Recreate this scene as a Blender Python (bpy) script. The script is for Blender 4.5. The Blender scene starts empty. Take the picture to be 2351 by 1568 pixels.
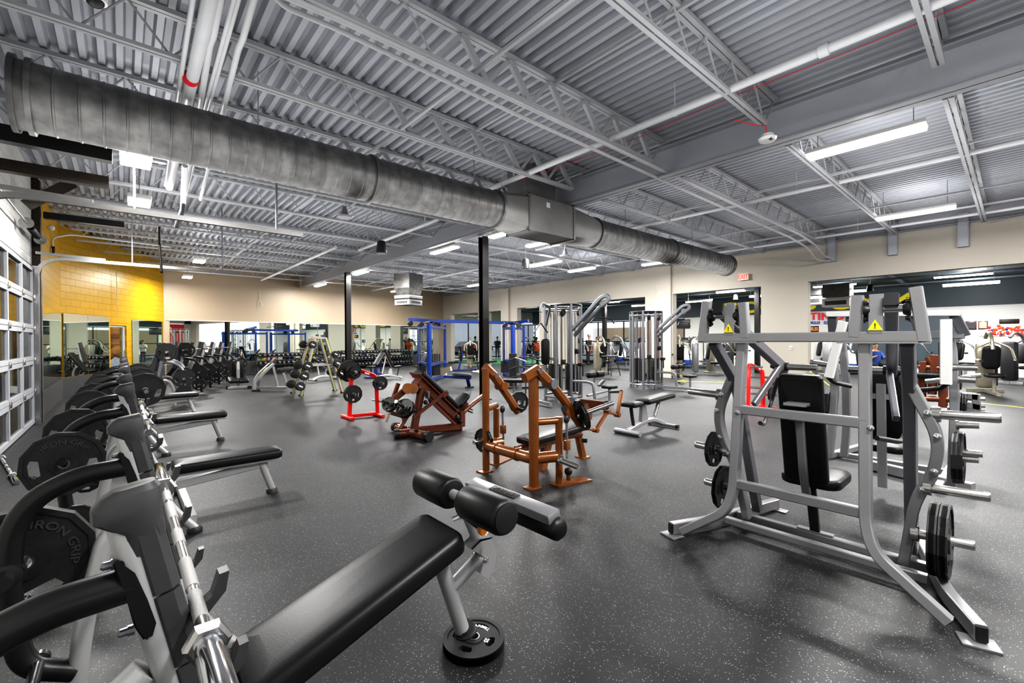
import bpy, bmesh, math, random
from mathutils import Vector as V, Matrix
random.seed(7)
C = bpy.context.scene.collection
PI = math.pi
# ---------------------------------------------------------------- camera
F = 1017.5; CX, CY = 1175.5, 784.0; HC = 1.5
yaw, pit, rol = math.radians(41.252), math.radians(-.3253), math.radians(-.3563)
fw0 = V((math.sin(yaw), math.cos(yaw), 0)); rt0 = V((math.cos(yaw), -math.sin(yaw), 0)); Zv = V((0, 0, 1))
FW = fw0*math.cos(pit) + Zv*math.sin(pit); up0 = -fw0*math.sin(pit) + Zv*math.cos(pit)
RT = rt0*math.cos(rol) + up0*math.sin(rol); UP = -rt0*math.sin(rol) + up0*math.cos(rol)
cam = bpy.data.objects.new('camera', bpy.data.cameras.new('camera')); C.objects.link(cam)
cam.data.sensor_fit = 'HORIZONTAL'; cam.data.sensor_width = 36; cam.data.lens = F/2351*36
cam.data.clip_start = .02; cam.data.clip_end = 300
m = Matrix((RT, UP, -FW)).transposed().to_4x4(); m.translation = V((0, 0, HC)); cam.matrix_world = m
bpy.context.scene.camera = cam
# survey helpers: where the sight line through a photo pixel meets a plane of the room
def ray(u, v): return FW + RT*((u-CX)/F) - UP*((v-CY)/F)
def GZ(u, v, z=0.):
    d = ray(u, v); t = (z-HC)/d.z; return V((d.x*t, d.y*t, z))
def PX(u, v, x):
    d = ray(u, v); t = x/d.x; return V((x, d.y*t, HC+d.z*t))
def PY(u, v, y):
    d = ray(u, v); t = y/d.y; return V((d.x*t, y, HC+d.z*t))
# ---------------------------------------------------------------- materials
MATS = {}
def node_mat(name):
    m = bpy.data.materials.new(name); m.use_nodes = True; MATS[name] = m
    return m, m.node_tree.nodes, m.node_tree.links, m.node_tree.nodes['Principled BSDF']
def mat(name, col, rough=.5, metal=0., noise=.0, nscale=8., bump=0., bscale=60., spec=.5, coat=0., emit=None, estr=0.):
    m, N, L, b = node_mat(name)
    b.inputs['Roughness'].default_value = rough; b.inputs['Metallic'].default_value = metal
    b.inputs['Specular IOR Level'].default_value = spec
    if coat: b.inputs['Coat Weight'].default_value = coat; b.inputs['Coat Roughness'].default_value = .15
    c = (*col, 1)
    tc = N.new('ShaderNodeTexCoord')
    nz = N.new('ShaderNodeTexNoise'); nz.inputs['Scale'].default_value = nscale; nz.inputs['Detail'].default_value = 3
    L.new(tc.outputs['Object'], nz.inputs['Vector'])
    mx = N.new('ShaderNodeMix'); mx.data_type = 'RGBA'
    k = noise if noise else .06
    mx.inputs[6].default_value = (col[0]*(1-k), col[1]*(1-k), col[2]*(1-k), 1)
    mx.inputs[7].default_value = (min(1, col[0]*(1+k)), min(1, col[1]*(1+k)), min(1, col[2]*(1+k)), 1)
    L.new(nz.outputs['Fac'], mx.inputs[0]); L.new(mx.outputs[2], b.inputs['Base Color'])
    if bump:
        n2 = N.new('ShaderNodeTexNoise'); n2.inputs['Scale'].default_value = bscale
        L.new(tc.outputs['Object'], n2.inputs['Vector'])
        bp = N.new('ShaderNodeBump'); bp.inputs['Strength'].default_value = bump; bp.inputs['Distance'].default_value = .003
        L.new(n2.outputs['Fac'], bp.inputs['Height']); L.new(bp.outputs[0], b.inputs['Normal'])
    if emit:
        b.inputs['Emission Color'].default_value = (*emit, 1); b.inputs['Emission Strength'].default_value = estr
    return m
def M(n): return MATS[n]
mat('silver', (.34, .34, .35), .32, .55, .08, 4, spec=.5)
mat('silver_dark', (.25, .25, .27), .34, .6, .1, 4)
mat('rack_silver', (.45, .45, .45), .38, .35, .1, 3)
mat('gunmetal', (.27, .28, .30), .33, .55, .1)
mat('chrome', (.72, .72, .73), .12, 1., .1, 30)
mat('steel', (.50, .49, .48), .25, 1., .15, 25)
mat('knurl', (.52, .52, .51), .42, .9, .1, 200, bump=.6, bscale=900)
mat('black_paint', (.013, .013, .0135), .32, .0, .15, 10, spec=.5, bump=.05, bscale=300)
mat('vinyl', (.008, .008, .0085), .42, 0, .25, 6, spec=.45, bump=.1, bscale=160)
mat('vinyl_grey', (.05, .05, .053), .36, 0, .2, 6, spec=.5, bump=.1, bscale=160)
mat('plastic_black', (.018, .018, .019), .42, 0, .1)
mat('plastic_grey', (.048, .048, .050), .45, 0, .25, 14, bump=.05)
mat('iron_letter', (.085, .085, .088), .38, .4)
mat('iron', (.034, .034, .035), .40, .3, .35, 18, bump=.35, bscale=220)
mat('rubber', (.020, .020, .021), .6, 0, .2)
mat('orange_paint', (.26, .088, .018), .30, .3, .45, 5, spec=.6, coat=.4)
mat('brown_paint', (.145, .040, .016), .33, .35, .35, 5, spec=.6, coat=.4)
mat('blue_paint', (.006, .042, .25), .3, .1, .1, spec=.6, coat=.3)
mat('red_paint', (.72, .012, .008), .33, 0, .08, coat=.3)
mat('white_paint', (.75, .75, .73), .4)
mat('cream', (.62, .60, .50), .45)
mat('champagne', (.40, .37, .29), .33, .5, .1)
mat('yellow_plastic', (.85, .62, .01), .5)
mat('orange_plastic', (.85, .26, .01), .4)
mat('sign_yellow', (.86, .74, .02), .5)
mat('sign_red', (.62, .02, .03), .5)
mat('sign_blue', (.02, .12, .42), .5)
mat('sign_white', (.75, .74, .72), .6, noise=.1, nscale=30)
mat('letter_grey', (.16, .16, .16), .4)
mat('letter_white', (.7, .7, .7), .5)
mat('ceiling_grey', (.40, .415, .455), .5, .05, .08, 2)
mat('joist_grey', (.40, .41, .43), .48, .05, .12, 3)
mat('pipe_grey', (.56, .57, .59), .42, 0, .1, 3)
mat('black_steel', (.012, .011, .011), .34, .2, .3, 3, spec=.6)
mat('rusty_steel', (.035, .026, .02), .42, .4, .7, 5)
mat('slate', (.055, .075, .09), .55, 0, .05)
mat('slate_ceiling', (.10, .125, .145), .55, 0, .1)
mat('wall_beige', (.41, .335, .245), .45, 0, .03, 1.5, bump=.05, bscale=40)
mat('wall_greige', (.48, .45, .395), .55, 0, .03, 1.5, bump=.1, bscale=120)
mat('wall_white', (.70, .70, .67), .6, 0, .04, 2)
mat('galv_flat', (.25, .25, .245), .42, .45, .25, 3, bump=.05, bscale=20)
mat('turf', (.06, .22, .10), .9, 0, .2, 30)
mat('skin', (.42, .22, .14), .5)
mat('skin_dark', (.16, .075, .045), .5)
mat('cloth_orange', (.85, .13, .02), .8)
mat('cloth_black', (.02, .02, .022), .85)
mat('cloth_grey', (.10, .105, .12), .85)
mat('cloth_blue', (.02, .06, .22), .8)
mat('cloth_white', (.7, .7, .7), .8)
mat('hair', (.015, .011, .009), .6)
mat('fence_wood', (.48, .36, .24), .7)
mat('asphalt', (.22, .22, .23), .9, 0, .1, 3)
mat('tree_orange', (.80, .32, .05), .8, 0, .6, 3)
mat('bark', (.16, .11, .07), .9)
mat('siding', (.55, .57, .60), .6)
mat('screen', (.1, .1, .3), .3, emit=(.25, .2, .6), estr=1.2)
mat('tube_glow', (1, 1, 1), .5, emit=(1, .97, .9), estr=14)
mat('panel_glow', (1, 1, 1), .5, emit=(1, .98, .95), estr=9)
mat('exit_glow', (.8, .1, .05), .5, emit=(1, .06, .03), estr=.5)
mat('exit_case', (.9, .75, .7), .5, emit=(1, .72, .66), estr=.05)
mat('red_wall', (.55, .015, .02), .5)
mat('teal', (.03, .35, .45), .5)
mat('green_plastic', (.2, .65, .06), .5)
# galvanised spiral duct
m, N, L, b = node_mat('galvanised')
tc = N.new('ShaderNodeTexCoord'); mp = N.new('ShaderNodeMapping'); mp.inputs['Scale'].default_value = (6, 1.2, 1.2)
nz = N.new('ShaderNodeTexNoise'); nz.inputs['Scale'].default_value = 1.3; nz.inputs['Detail'].default_value = 4
n2 = N.new('ShaderNodeTexNoise'); n2.inputs['Scale'].default_value = 9; n2.inputs['Detail'].default_value = 8
L.new(tc.outputs['Object'], mp.inputs[0]); L.new(mp.outputs[0], nz.inputs['Vector']); L.new(tc.outputs['Object'], n2.inputs['Vector'])
mm = N.new('ShaderNodeMath'); mm.operation = 'MULTIPLY'; L.new(nz.outputs['Fac'], mm.inputs[0]); L.new(n2.outputs['Fac'], mm.inputs[1])
cr = N.new('ShaderNodeValToRGB'); cr.color_ramp.elements[0].position = .12; cr.color_ramp.elements[1].position = .42
cr.color_ramp.elements[0].color = (.13, .13, .13, 1); cr.color_ramp.elements[1].color = (.25, .25, .245, 1)
L.new(mm.outputs[0], cr.inputs[0]); L.new(cr.outputs[0], b.inputs['Base Color'])
b.inputs['Metallic'].default_value = .75; b.inputs['Roughness'].default_value = .42
# rubber floor with pale flecks
m, N, L, b = node_mat('rubber_floor')
tc = N.new('ShaderNodeTexCoord')
vo = N.new('ShaderNodeTexVoronoi'); vo.inputs['Scale'].default_value = 125; vo.inputs['Randomness'].default_value = 1
L.new(tc.outputs['Object'], vo.inputs['Vector'])
sep = N.new('ShaderNodeSeparateColor'); L.new(vo.outputs['Color'], sep.inputs[0])
thr = N.new('ShaderNodeMath'); thr.operation = 'MULTIPLY'; thr.inputs[1].default_value = .34; L.new(sep.outputs[0], thr.inputs[0])
lt = N.new('ShaderNodeMath'); lt.operation = 'LESS_THAN'; L.new(vo.outputs['Distance'], lt.inputs[0]); L.new(thr.outputs[0], lt.inputs[1])
gt = N.new('ShaderNodeMath'); gt.operation = 'GREATER_THAN'; gt.inputs[1].default_value = .45; L.new(sep.outputs[1], gt.inputs[0])
mu = N.new('ShaderNodeMath'); mu.operation = 'MULTIPLY'; L.new(lt.outputs[0], mu.inputs[0]); L.new(gt.outputs[0], mu.inputs[1])
nz = N.new('ShaderNodeTexNoise'); nz.inputs['Scale'].default_value = .9; nz.inputs['Detail'].default_value = 6; L.new(tc.outputs['Object'], nz.inputs['Vector'])
cr = N.new('ShaderNodeValToRGB'); cr.color_ramp.elements[0].position = .3; cr.color_ramp.elements[1].position = .75
cr.color_ramp.elements[0].color = (.017, .0175, .018, 1); cr.color_ramp.elements[1].color = (.036, .037, .039, 1)
L.new(nz.outputs['Fac'], cr.inputs[0])
mx = N.new('ShaderNodeMix'); mx.data_type = 'RGBA'; L.new(mu.outputs[0], mx.inputs[0]); L.new(cr.outputs[0], mx.inputs[6]); mx.inputs[7].default_value = (.30, .30, .31, 1)
L.new(mx.outputs[2], b.inputs['Base Color'])
n3 = N.new('ShaderNodeTexNoise'); n3.inputs['Scale'].default_value = 260; L.new(tc.outputs['Object'], n3.inputs['Vector'])
bp = N.new('ShaderNodeBump'); bp.inputs['Strength'].default_value = .35; bp.inputs['Distance'].default_value = .002
L.new(n3.outputs['Fac'], bp.inputs['Height']); L.new(bp.outputs[0], b.inputs['Normal'])
rr = N.new('ShaderNodeMapRange'); rr.inputs[3].default_value = .40; rr.inputs[4].default_value = .60
L.new(nz.outputs['Fac'], rr.inputs[0]); L.new(rr.outputs[0], b.inputs['Roughness']); b.inputs['Specular IOR Level'].default_value = .5
# fine speckled rubber wainscot
m, N, L, b = node_mat('rubber_wainscot')
tc = N.new('ShaderNodeTexCoord'); vo = N.new('ShaderNodeTexNoise'); vo.inputs['Scale'].default_value = 90; vo.inputs['Detail'].default_value = 4
L.new(tc.outputs['Object'], vo.inputs['Vector'])
cr = N.new('ShaderNodeValToRGB'); cr.color_ramp.elements[0].position = .45; cr.color_ramp.elements[1].position = .72
cr.color_ramp.elements[0].color = (.03, .03, .031, 1); cr.color_ramp.elements[1].color = (.20, .20, .205, 1)
L.new(vo.outputs['Fac'], cr.inputs[0]); L.new(cr.outputs[0], b.inputs['Base Color']); b.inputs['Roughness'].default_value = .6
# block walls
def block_mat(name, col, mortar, bw=.40, bh=.19, bump=.6):
    m, N, L, b = node_mat(name)
    tc = N.new('ShaderNodeTexCoord'); sp = N.new('ShaderNodeSeparateXYZ'); cb = N.new('ShaderNodeCombineXYZ')
    L.new(tc.outputs['Object'], sp.inputs[0]); L.new(sp.outputs[0], cb.inputs[0]); L.new(sp.outputs[2], cb.inputs[1])
    br = N.new('ShaderNodeTexBrick'); br.inputs['Scale'].default_value = 1; br.inputs['Brick Width'].default_value = bw
    br.inputs['Row Height'].default_value = bh; br.inputs['Mortar Size'].default_value = .008; br.inputs['Mortar Smooth'].default_value = .4
    br.inputs['Color1'].default_value = (*col, 1); br.inputs['Color2'].default_value = (*[c*.93 for c in col], 1); br.inputs['Mortar'].default_value = (*mortar, 1)
    L.new(cb.outputs[0], br.inputs['Vector']); L.new(br.outputs['Color'], b.inputs['Base Color'])
    bp = N.new('ShaderNodeBump'); bp.invert = True; bp.inputs['Strength'].default_value = bump; bp.inputs['Distance'].default_value = .01
    L.new(br.outputs['Fac'], bp.inputs['Height']); L.new(bp.outputs[0], b.inputs['Normal']); b.inputs['Roughness'].default_value = .38
block_mat('yellow_block', (.56, .325, .006), (.40, .22, .005))
block_mat('white_block', (.66, .66, .63), (.5, .5, .48))
block_mat('white_brick', (.66, .63, .60), (.45, .42, .40), .22, .075)
# mirror and glass
m, N, L, b = node_mat('mirror'); b.inputs['Base Color'].default_value = (.80, .86, .80, 1); b.inputs['Metallic'].default_value = 1; b.inputs['Roughness'].default_value = .015
nz = N.new('ShaderNodeTexNoise'); nz.inputs['Scale'].default_value = .7
bp = N.new('ShaderNodeBump'); bp.inputs['Strength'].default_value = .02; bp.inputs['Distance'].default_value = .01; L.new(nz.outputs['Fac'], bp.inputs['Height']); L.new(bp.outputs[0], b.inputs['Normal'])
m, N, L, b = node_mat('glass')
tr = N.new('ShaderNodeBsdfTransparent'); gl = N.new('ShaderNodeBsdfGlossy'); gl.inputs['Roughness'].default_value = .03
tr.inputs[0].default_value = (.86, .9, .9, 1); ms = N.new('ShaderNodeMixShader'); fr = N.new('ShaderNodeFresnel'); fr.inputs[0].default_value = 1.6
L.new(fr.outputs[0], ms.inputs[0]); L.new(tr.outputs[0], ms.inputs[1]); L.new(gl.outputs[0], ms.inputs[2]); L.new(ms.outputs[0], N['Material Output'].inputs[0])
# ---------------------------------------------------------------- mesh builder
def fillet(pts, r, n=5):
    pts = [V(p) for p in pts]
    if r <= 0 or len(pts) < 3: return pts
    out = [pts[0]]
    for i in range(1, len(pts)-1):
        a, b, c = pts[i-1], pts[i], pts[i+1]
        d = min(r, (a-b).length*.48, (c-b).length*.48)
        p, q = b+(a-b).normalized()*d, b+(c-b).normalized()*d
        for k in range(n+1):
            t = k/n; out.append(p*(1-t)**2 + b*2*t*(1-t) + q*t*t)
    out.append(pts[-1]); return out
def frame(t, up):
    s = t.cross(up)
    if s.length < 1e-4: s = t.cross(V((1, 0, 0)))
    if s.length < 1e-4: s = t.cross(V((0, 1, 0)))
    s.normalize(); return s, s.cross(t).normalized()
SPLIT = dict(post_bolts='post_bolt', bearing_bolts='bearing', pad_bracket='pad_bracket', hanger='hanger', grip_knurling='grip_knurling', hanger_strap='hanger_strap', frame_bolts='frame_bolt', hanging_chain='hanging_chain', hanger_wires='hanger_wire', guide_rods='guide_rod', joint_caps='joint_cap', linkage_joint='linkage_joint', cable_drum='cable_drum', base_bolts='base_bolt', trousers='trouser_leg', shoes='shoe', eyes='eye', top_tie='top_tie', middle_tie='middle_tie', diffuser_box='diffuser_box', base_frame='base_frame')
class MB:
    def __init__(s): s.bm = bmesh.new()
    def sweep(s, pts, prof, up=Zv, cap=True, scale=None):
        pts = [V(p) for p in pts]; n = len(pts); rings = []
        S = None
        for i in range(n):
            if i == 0: t = pts[1]-pts[0]
            elif i == n-1: t = pts[-1]-pts[-2]
            else: t = (pts[i]-pts[i-1]).normalized() + (pts[i+1]-pts[i]).normalized()
            t.normalize()
            if S is None: S, U = frame(t, V(up))
            else:
                S2 = S - t*S.dot(t)
                if S2.length < 1e-5: S2, _ = frame(t, V(up))
                S = S2.normalized(); U = S.cross(t).normalized()
            k = 1.
            mit = None
            if 0 < i < n-1:
                a = (pts[i]-pts[i-1]).normalized(); b = (pts[i+1]-pts[i]).normalized()
                cosh = max(.35, math.sqrt(max(0, (1+a.dot(b))/2)))
                if cosh < .999:
                    w = (b-a); w = w - t*w.dot(t)
                    if w.length > 1e-6: mit = (w.normalized(), 1/cosh)
            sc = scale[i] if scale else 1.
            ring = []
            for (x, y) in prof:
                o = (S*x + U*y)*sc
                if mit: d = o.dot(mit[0]); o = o + mit[0]*d*(mit[1]-1)
                ring.append(s.bm.verts.new(pts[i]+o))
            rings.append(ring)
        m = len(prof)
        for i in range(n-1):
            for j in range(m):
                s.bm.faces.new((rings[i][j], rings[i][(j+1) % m], rings[i+1][(j+1) % m], rings[i+1][j]))
        if cap:
            s.bm.faces.new(list(reversed(rings[0]))); s.bm.faces.new(rings[-1])
        return s
    def tube(s, pts, r, n=12, fil=0, cap=True, scale=None, fn=5):
        prof = [(r*math.cos(2*PI*k/n), r*math.sin(2*PI*k/n)) for k in range(n)]
        return s.sweep(fillet(pts, fil, fn), prof, cap=cap, scale=scale)
    def oval(s, pts, w, h, n=16, fil=0, up=Zv, sq=.55):
        prof = []
        for k in range(n):
            a = 2*PI*k/n; c, d = math.cos(a), math.sin(a)
            prof.append((w/2*math.copysign(abs(c)**sq, c), h/2*math.copysign(abs(d)**sq, d)))
        return s.sweep(fillet(pts, fil), prof, up=up)
    def bar(s, pts, w, h, up=Zv, fil=0, bev=.006, fn=5):
        x, y = w/2, h/2; b = min(bev, x*.5, y*.5)
        prof = [(x-b, -y), (x, -y+b), (x, y-b), (x-b, y), (-x+b, y), (-x, y-b), (-x, -y+b), (-x+b, -y)] if b > 0 else [(x, -y), (x, y), (-x, y), (-x, -y)]
        return s.sweep(fillet(pts, fil, fn), prof, up=up)
    def box(s, c, size, rz=0, ry=0, rx=0, bev=0, seg=2):
        R = Matrix.Rotation(rz, 3, 'Z') @ Matrix.Rotation(ry, 3, 'Y') @ Matrix.Rotation(rx, 3, 'X'); c = V(c)
        vs = [s.bm.verts.new(c + R @ V((x*size[0]/2, y*size[1]/2, z*size[2]/2))) for x in (-1, 1) for y in (-1, 1) for z in (-1, 1)]
        fs = [s.bm.faces.new([vs[i] for i in f]) for f in ((0, 1, 3, 2), (4, 6, 7, 5), (0, 4, 5, 1), (2, 3, 7, 6), (0, 2, 6, 4), (1, 5, 7, 3))]
        if bev:
            es = list({e for f in fs for e in f.edges})
            bmesh.ops.bevel(s.bm, geom=es, offset=bev, segments=seg, affect='EDGES', profile=.5)
        return s
    def cyl(s, a, b, r, n=16, r2=None):
        return s.lathe(a, b, [(0, r), (1, r if r2 is None else r2)], n)
    def lathe(s, a, b, prof, n=20, cap=True):
        a, b = V(a), V(b); t = (b-a); L_ = t.length; t.normalize(); S, U = frame(t, Zv); rings = []
        for (h, r) in prof:
            p = a + t*(h*L_)
            rings.append([s.bm.verts.new(p + S*(r*math.cos(2*PI*k/n)) + U*(r*math.sin(2*PI*k/n))) for k in range(n)])
        for i in range(len(rings)-1):
            for j in range(n): s.bm.faces.new((rings[i][j], rings[i][(j+1) % n], rings[i+1][(j+1) % n], rings[i+1][j]))
        if cap: s.bm.faces.new(list(reversed(rings[0]))); s.bm.faces.new(rings[-1])
        return s
    def prism(s, poly, ext):
        ext = V(ext); a = [s.bm.verts.new(V(p)) for p in poly]; b = [s.bm.verts.new(V(p)+ext) for p in poly]; n = len(a)
        s.bm.faces.new(list(reversed(a))); s.bm.faces.new(b)
        for i in range(n): s.bm.faces.new((a[i], a[(i+1) % n], b[(i+1) % n], b[i]))
        return s
    def ball(s, c, r, sc=(1, 1, 1), u=14, v=9):
        mt = Matrix.Translation(V(c)) @ Matrix.Diagonal((r*sc[0], r*sc[1], r*sc[2], 1))
        bmesh.ops.create_uvsphere(s.bm, u_segments=u, v_segments=v, radius=1, matrix=mt); return s
    def quad(s, *ps):
        s.bm.faces.new([s.bm.verts.new(V(p)) for p in ps]); return s
    def add(s, me, mt):
        k = len(s.bm.verts); s.bm.from_mesh(me); s.bm.verts.ensure_lookup_table()
        for v in s.bm.verts[k:]: v.co = mt @ v.co
        return s
    def pad(s, c, X, Y, lx, ly, th, taper=1., round_=.06, crown=.012):
        # an upholstered pad: centre c, long axis X, cross axis Y (unit), soft rounded top
        c, X, Y = V(c), V(X).normalized(), V(Y).normalized(); Zc = X.cross(Y).normalized(); n = 6; out = []
        def ring(inset, z):
            r = max(.004, round_-inset); pts = []
            for (sx, sy) in ((1, -1), (1, 1), (-1, 1), (-1, -1)):
                a0 = {(1, -1): -PI/2, (1, 1): 0, (-1, 1): PI/2, (-1, -1): PI}[(sx, sy)]
                for k in range(n+1):
                    a = a0 + PI/2*k/n
                    x = sx*(lx/2-inset-r) + r*math.cos(a); y0 = (ly/2 if sx > 0 else ly/2*taper)
                    y = sy*(y0-inset-r) + r*math.sin(a)
                    pts.append(s.bm.verts.new(c + X*x + Y*y + Zc*z))
            return pts
        e = th*.28
        rs = [ring(e*.9, -th/2), ring(e*.25, -th/2+e*.3), ring(0, -th/2+e), ring(0, th/2-e), ring(e*.3, th/2-e*.32), ring(e*1.1, th/2), ring(e*1.1+.03, th/2+crown*.6), ring(min(ly*.3, .1), th/2+crown)]
        for a, b in zip(rs, rs[1:]):
            m = len(a)
            for j in range(m): s.bm.faces.new((a[j], a[(j+1) % m], b[(j+1) % m], b[j]))
        s.bm.faces.new(list(reversed(rs[0]))); s.bm.faces.new(rs[-1]); return s
    def islands(s):
        seen = set(); out = []
        for v in s.bm.verts:
            if v in seen: continue
            st = [v]; seen.add(v); comp = []
            while st:
                q = st.pop(); comp.append(q)
                for e in q.link_edges:
                    w_ = e.other_vert(q)
                    if w_ not in seen: seen.add(w_); st.append(w_)
            out.append(comp)
        return out
    def build(s, name, material, parent=None, smooth=35, mtx=None):
        if name in SPLIT:
            isl = s.islands()
            if 1 < len(isl) < 60:
                s.bm.verts.index_update(); idx = {v: i for i, comp in enumerate(isl) for v in comp}
                for i, comp in enumerate(isl):
                    nb = MB(); mp_ = {v: nb.bm.verts.new(v.co) for v in comp}
                    for f in s.bm.faces:
                        if idx[f.verts[0]] == i: nb.bm.faces.new([mp_[v] for v in f.verts])
                    o = nb._build(SPLIT[name], material, parent, smooth, mtx)
                s.bm.free(); return o
        return s._build(name, material, parent, smooth, mtx)
    def _build(s, name, material, parent=None, smooth=35, mtx=None):
        bmesh.ops.recalc_face_normals(s.bm, faces=s.bm.faces)
        me = bpy.data.meshes.new(name)
        top = parent
        while top is not None and top.parent is not None: top = top.parent
        if top is not None and not top.get('_local'): bmesh.ops.translate(s.bm, verts=s.bm.verts, vec=-V(top.location))
        if mtx is not None: bmesh.ops.transform(s.bm, matrix=mtx, verts=s.bm.verts)
        s.bm.to_mesh(me); s.bm.free()
        me.materials.append(M(material) if isinstance(material, str) else material)
        if smooth:
            me.polygons.foreach_set('use_smooth', [True]*len(me.polygons)); me.set_sharp_from_angle(angle=math.radians(smooth))
        o = bpy.data.objects.new(name, me); C.objects.link(o)
        if parent is not None: o.parent = parent
        return o
def tag(o, label, cat, group=None, kind=None):
    if label: o['label'] = label
    if cat: o['category'] = cat
    if group: o['group'] = group
    if kind: o['kind'] = kind
    return o
def struct(o): o['kind'] = 'structure'; return o
def thing(name, label, cat, loc=(0, 0, 0), group=None):
    o = bpy.data.objects.new(name, None); C.objects.link(o); o.location = loc; o.empty_display_size = .1
    return tag(o, label, cat, group)
def kids(o): return [c for c in bpy.data.objects if c.parent == o]
def dup(root, loc=None, rz=None, label=None, group=None, sc=None, _p=None):
    def rec(o, par):
        c = o.copy(); C.objects.link(c)
        if par is not None: c.parent = par
        for ch in CH.get(o.name, None) or kids(o): rec(ch, c)
        return c
    CH = {}
    r = rec(root, None)
    if loc is not None: r.location = loc
    if rz is not None: r.rotation_euler = (0, 0, rz)
    if sc is not None: r.scale = (sc, sc, sc)
    if label: r['label'] = label
    if group: r['group'] = group
    return r
def text_mesh(body, size, depth, bold=0., arc=None, sx=1.):
    cu = bpy.data.curves.new('t', 'FONT'); cu.body = body; cu.size = size; cu.extrude = depth; cu.align_x = 'CENTER'; cu.align_y = 'CENTER'; cu.offset = bold
    cu.resolution_u = 3
    o = bpy.data.objects.new('t', cu); C.objects.link(o); bpy.context.view_layer.update()
    dg = bpy.context.evaluated_depsgraph_get(); me = bpy.data.meshes.new_from_object(o.evaluated_get(dg)); bpy.data.objects.remove(o)
    for v in me.vertices:
        v.co.x *= sx
        if arc:
            a = v.co.x/arc; r = arc + v.co.y; v.co.x = r*math.sin(a); v.co.y = r*math.cos(a)
    return me
def basis(o, x, y, z):
    m = Matrix((V(x), V(y), V(z))).transposed().to_4x4(); m.translation = V(o); return m
def shape_mesh(outlines, th):
    # flat shape with holes from closed outlines, extruded to thickness th about z = 0
    cu = bpy.data.curves.new('s', 'CURVE'); cu.dimensions = '2D'; cu.fill_mode = 'BOTH'; cu.extrude = th/2
    for ol in outlines:
        sp = cu.splines.new('POLY'); sp.points.add(len(ol)-1); sp.use_cyclic_u = True
        for p, q in zip(sp.points, ol): p.co = (q[0], q[1], 0, 1)
    o = bpy.data.objects.new('s', cu); C.objects.link(o); bpy.context.view_layer.update()
    dg = bpy.context.evaluated_depsgraph_get(); me = bpy.data.meshes.new_from_object(o.evaluated_get(dg)); bpy.data.objects.remove(o)
    return me
def ngon(r, n, a0=0): return [(r*math.cos(a0+2*PI*k/n), r*math.sin(a0+2*PI*k/n)) for k in range(n)]
# ---------------------------------------------------------------- the room
def plane(name, pts, m, th=None, parent=None):
    b = MB()
    if th: b.prism(pts, th)
    else: b.quad(*pts)
    return b.build(name, m, parent, smooth=0)
XR, XL, ZT = 15.5, -1.25, 4.62
B0, B1 = V((1.2, 22.0, 0)), V((15.5, 24.4, 0))          # the back wall stands slightly askew
Y0, Y1 = V((-1.25, 16.85, 0)), V((1.2, 22.0, 0))        # angled yellow block wall
YB = -7.5
struct(plane('floor', [(-1.4, YB, 0), (30, YB, 0), (30, 27, 0), (-1.4, 27, 0)], 'rubber_floor', (0, 0, -.1)))
def wall_seg(name, a, b, z0, z1, m, th=.2, flip=1):
    """upright wall piece from a to b, local x along it so that block courses follow the wall"""
    a, b = V((a[0], a[1], 0)), V((b[0], b[1], 0)); L_ = (b-a).length; ang = math.atan2(b.y-a.y, b.x-a.x)
    o = MB().box((L_/2, flip*th/2, (z0+z1)/2), (L_, th, z1-z0)).build(name, m, None, smooth=0)
    o.location = a; o.rotation_euler = (0, 0, ang); return o
struct(wall_seg('wall_back', B0, B1, 0, ZT+.1, 'wall_beige'))
struct(wall_seg('wall_yellow', Y0, (-.24+.02, 18.95-.0), 0, ZT+.1, 'yellow_block'))
dA, dB = Y0.lerp(Y1, .385), Y0.lerp(Y1, .545)
bpy.data.objects.remove(bpy.data.objects['wall_yellow'])
struct(wall_seg('wall_yellow', Y0, dA, 0, ZT+.1, 'yellow_block'))
struct(wall_seg('wall_yellow', dB, Y1, 0, ZT+.1, 'yellow_block'))
struct(wall_seg('wall_yellow', dA, dB, 2.02, ZT+.1, 'yellow_block'))
struct(wall_seg('wall_left', (XL, 12.1), (XL, 17.0), 0, ZT+.1, 'yellow_block'))
struct(wall_seg('wall_left', (XL, 7.0), (XL, 11.92), 2.9, ZT+.1, 'white_block', .2))
struct(wall_seg('wall_left', (XL, YB), (XL, 7.0), 0, ZT+.1, 'white_block'))
struct(plane('wall_left', [(XL-.05, 11.93, 0), (XL-.05, 12.1, 0), (XL-.05, 12.1, 4.7), (XL-.05, 11.93, 4.7)], 'white_block', (-.15, 0, 0)))
# right wall with its openings (Y ranges) - beam zone above
OPN = [(-6.5, 4.16, 3.17), (5.46, 8.52, 3.15), (9.69, 13.2, 3.13), (15.6, 17.25, 3.11), (18.45, 19.75, 3.05), (20.65, 23.5, 3.05)]
ys = [YB] + [q for o in OPN for q in o[:2]] + [24.5]
WT = .28
b = MB()
for i in range(0, len(ys), 2):
    b.box((XR+WT/2, (ys[i]+ys[i+1])/2, 2.125), (WT, ys[i+1]-ys[i], 4.25))
for (a, c, t) in OPN: b.box((XR+WT/2, (a+c)/2, (t+4.25)/2), (WT, c-a, 4.25-t))
struct(b.build('wall_right', 'wall_greige', None, smooth=0))
struct(MB().box((XR+.02, 18.12, 2.1), (.3, .62, 4.22)).build('wall_pilaster', 'wall_greige', None, smooth=0))
struct(MB().box((XR+.06, 8.83, 2.1), (.3, .55, 4.22)).build('wall_pilaster', 'wall_greige', None, smooth=0))
struct(MB().box((XR+WT/2, 8.6, 4.44), (.25, 32, .38)).box((XR+WT/2-.02, 8.6, 4.27), (.38, 32, .02)).build('wall_beam', 'ceiling_grey', None, smooth=0))
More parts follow.
